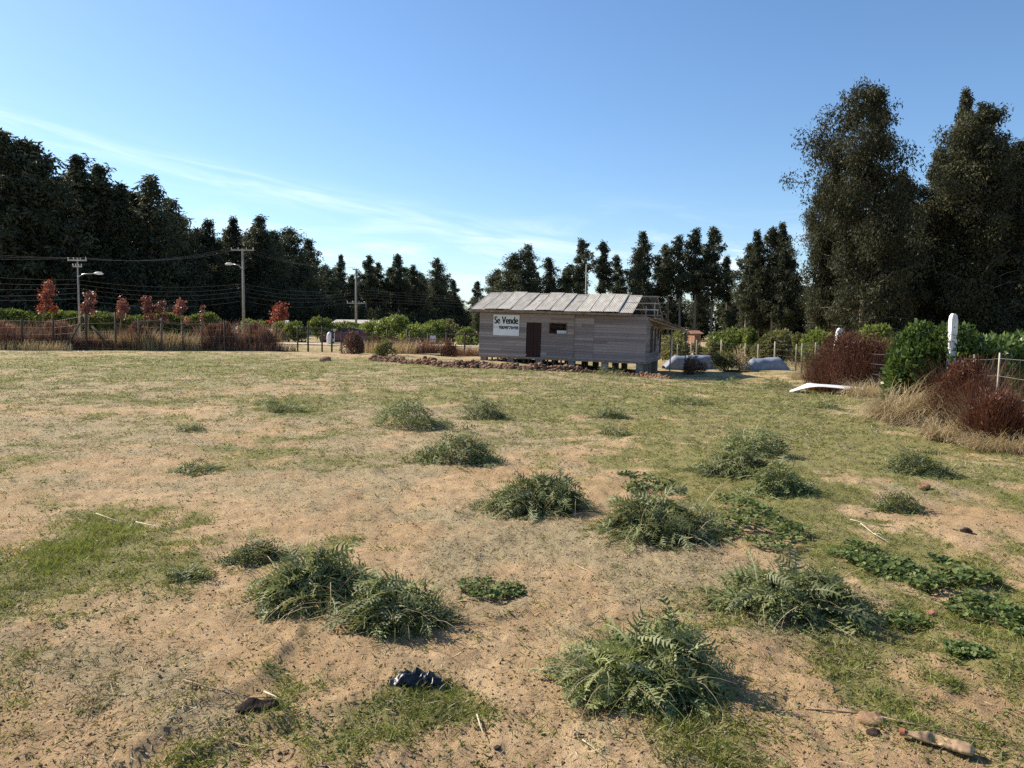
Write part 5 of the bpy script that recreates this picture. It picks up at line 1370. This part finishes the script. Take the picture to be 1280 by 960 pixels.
# ------------------------------------------------------------------ single things lying on the ground
def stick(pl, r, label, mat='twig', lift=.012, name='stick', side=None):
    pts = []
    for p in pl:
        x, y = at(*p); pts.append(Vector((x, y, gz(x, y) + lift)))
    n = len(pts); t = thing(name, label, 'stick', pts[0]); o = pts[0]
    MB().tube([p - o for p in pts], [r * .62 * (1 - .55 * i / (n - 1)) for i in range(n)], 6).build('stem', M[mat], t, True)
    for (i, dx, dy, dz) in side or ():
        b = pts[i] - o; MB().tube([b, b + Vector((dx * .5, dy * .5, dz)), b + Vector((dx, dy, dz * .6))], [r * .32, r * .26, r * .14], 5).build('side_twig', M[mat], t, True)
stick([(228, 858), (262, 870), (310, 880), (340, 882)], .006, 'thin dark twig lying on sand left of the dark bark piece', side=((1, .03, -.04, .01),))
stick([(596, 896), (601, 908), (607, 928)], .006, 'short pale stick standing out of the dry grass at the bottom centre', 'paletwig', .02)
stick([(330, 874), (343, 884), (352, 890)], .006, 'pale broken stalk above the dark bark piece', 'paletwig', .02)
stick([(1006, 884), (1040, 889), (1085, 897)], .008, 'dark stick left of the rounded brown stone', 'twig')
stick([(1100, 902), (1150, 913), (1205, 925), (1275, 932)], .007, 'long thin cane running right from the rounded brown stone', 'twig')
stick([(790, 895), (800, 899), (806, 903)], .006, 'small pale chip of stalk below the nearest heap', 'paletwig')
stick([(728, 926), (738, 940), (758, 955)], .004, 'curved pale straw stalk at the bottom right of centre', 'paletwig')
stick([(1075, 662), (1092, 672), (1112, 682)], .008, 'bleached forked branch in the green weeds at right', 'paletwig', .05, side=((1, .1, .05, .03), (1, .02, -.12, .02)))
stick([(1062, 660), (1085, 664), (1120, 668)], .006, 'second bleached branch just behind the forked one', 'paletwig', .06)
stick([(170, 655), (210, 668), (232, 664)], .007, 'pale thin branch on the bright green grass at left', 'paletwig', .03)
stick([(120, 645), (140, 652), (160, 657)], .006, 'short pale stalk on the far edge of the bright green grass at left', 'paletwig', .03)
stick([(345, 800), (352, 812), (348, 838)], .004, 'thin brown stem sticking out of the sand below the large heap', 'twig', .01)
stick([(718, 918), (730, 920)], .010, 'stubby dark piece of wood on the sand below the nearest heap', 'char')
def stone(px, py, wpx, hgt, label, mat, seed, name='stone', flat=.6, cat='stone'):
    x, y = at(px, py); r = wpx * y / 960 / 2
    o = link(name, clod_mesh(seed, r, 3, .42, flat, 4.0, name), M[mat]); o.location = (x, y, gz(x, y) + r * flat * .35); tag(o, label, cat)
stone(1090, 902, 34, .05, 'rounded flat brown stone at the lower right between stick and cane', 'stone', 5, flat=.45)
stone(1092, 919, 18, .03, 'small dark stone right in front of the rounded brown one', 'char', 6)
stone(1165, 769, 14, .03, 'small reddish stone among the leafy weeds at right', 'redstone', 7, flat=.55)
stone(1155, 612, 14, .03, 'dark red-brown clod behind the narrow grey-green heap', 'clod', 8, 'soil_clod', cat='clod')
stone(1207, 667, 13, .03, 'lone dark clod on bare soil at right', 'char', 9, 'soil_clod', cat='clod')
stone(286, 834, 6, .02, 'tiny dark pebble beside the furrow at lower left', 'char', 10, 'pebble')
stone(622, 935, 9, .02, 'dark little stone at the bottom edge right of the pale stick', 'char', 11, 'pebble')
stone(407, 451, 14, .1, 'dark soil lump far across the field, left of the soil ridge', 'clod', 12, 'soil_clod', cat='clod')
def bark():
    x, y = at(322, 898); t = thing('bark_piece', 'dark charred slab of bark half buried at the lower left', 'bark', (x, y, gz(x, y)), R(14))
    mb = MB(); n = 10
    for k, (oy, oz) in enumerate(((-.035, -.02), (-.03, .03), (.0, .05), (.035, .03), (.04, -.02))):
        for i in range(n + 1):
            u = i / n; e = 1 - abs(2 * u - 1) ** 3 * .5; q = float(vn(u * 7, k * 1.7, 4)) - .5
            mb.v.append((-.085 + .17 * u, oy * e + .012 * q, oz * e + .02 * q))
    for k in range(4):
        for i in range(n): mb.f.append((k * 11 + i, k * 11 + i + 1, (k + 1) * 11 + i + 1, (k + 1) * 11 + i))
    mb.build('slab', M['char'], t)
bark()
def bag():
    x, y = at(521, 853); t = thing('plastic_bag', 'crumpled torn black plastic bag on the sand at the bottom centre', 'bag', (x, y, gz(x, y)), R(6))
    for k, (cx, cy, rx, ry, h, sd) in enumerate(((-.05, -.005, .075, .05, .055, 1), (.05, .008, .06, .042, .042, 7), (-.005, .03, .05, .03, .05, 13))):
        nx, ny = 22, 16; V, F = [], []
        for j in range(ny + 1):
            for i in range(nx + 1):
                u, v = i / nx * 2 - 1, j / ny * 2 - 1; r2 = math.sqrt(u * u + v * v)
                rid = 1 - abs(2 * float(fbm(u * 1.7 + sd, v * 1.1 + sd * 2, sd, 2)) - 1) * 1.6
                rid2 = 1 - abs(2 * float(fbm(u * 5 + sd, v * 5, sd + 3, 2)) - 1) * 1.6
                e = max(0, 1 - r2 * .8)
                V.append((cx + rx * u * (1 + .25 * rid2 * .5), cy + ry * v * (1 + .3 * rid * .5), .006 + h * e ** .6 * (.15 + 1.1 * max(rid, 0) ** 1.3) + .004 * rid2 * e))
        for j in range(ny):
            for i in range(nx):
                if max(abs(i / nx * 2 - 1), abs(j / ny * 2 - 1)) > .9 and float(vn(i * .9, j * .9, sd + 9)) > .5: continue
                F.append((j * (nx + 1) + i, j * (nx + 1) + i + 1, (j + 1) * (nx + 1) + i + 1, (j + 1) * (nx + 1) + i))
        me = bpy.data.meshes.new('crumpled_film'); me.from_pydata(V, [], F); [setattr(p, 'use_smooth', True) for p in me.polygons]; link('crumpled_film', me, M['bag'], t)
bag()
def bottle():
    x, y = at(1172, 938); t = thing('crushed_bottle', 'crushed dusty beige plastic bottle with orange cap at the lower right', 'bottle', (x, y, gz(x, y) + .002), R(-31))
    mb = MB(); K = 18; NR = 34
    for i in range(NR + 1):
        u = i / NR; px_ = -.115 + .235 * u
        r = float(np.interp(u, [0, .05, .10, .24, .32, .9, .97, 1], [.012, .013, .017, .032, .034, .034, .030, .010]))
        rib = .0012 * math.sin(u * 62) if .35 < u < .9 else 0
        for j in range(K):
            a = TAU * j / K
            dent = .020 * max(0, float(fbm(u * 5 + 3, j / K * 4, 5, 2)) - .42) * 4 * max(0, math.sin(a)) * math.sin(math.pi * min(u * 1.1, 1))
            q = r + rib
            mb.v.append((px_ + .004 * math.sin(u * 9 + a), q * math.cos(a) * 1.12 + .010 * math.sin(u * 4.2), .019 + q * .52 * math.sin(a) - dent))
    for i in range(NR):
        for j in range(K): mb.f.append((i * K + j, i * K + (j + 1) % K, (i + 1) * K + (j + 1) % K, (i + 1) * K + j))
    mb.f += [tuple(range(K))[::-1], tuple(NR * K + j for j in range(K))]
    mb.build('body', M['bottle'], t, True)
    MB().tube([(-.114, 0, .019), (-.132, 0, .018), (-.134, 0, .018)], [.015, .015, .010], 14).build('cap', M['cap'], t)
bottle()
def yellow_leaf(px, py, L, az_, label):
    x, y = at(px, py); rng = np.random.RandomState(int(px)); lv = [pinnate(rng, (0, 0, .02), az_, .25, L, .2, 7, .6, .22)]
    o = link('yellow_leaf', build_leaves('yellow_leaf', lv, [.6]), M['yellowleaf']); o.location = (x, y, gz(x, y)); tag(o, label, 'leaf')
yellow_leaf(938, 770, .20, 2.6, 'pale yellow lobed leaf at the left side of the right front heap')
yellow_leaf(757, 880, .09, 1.7, 'small yellow leaf on the sand under the nearest heap')
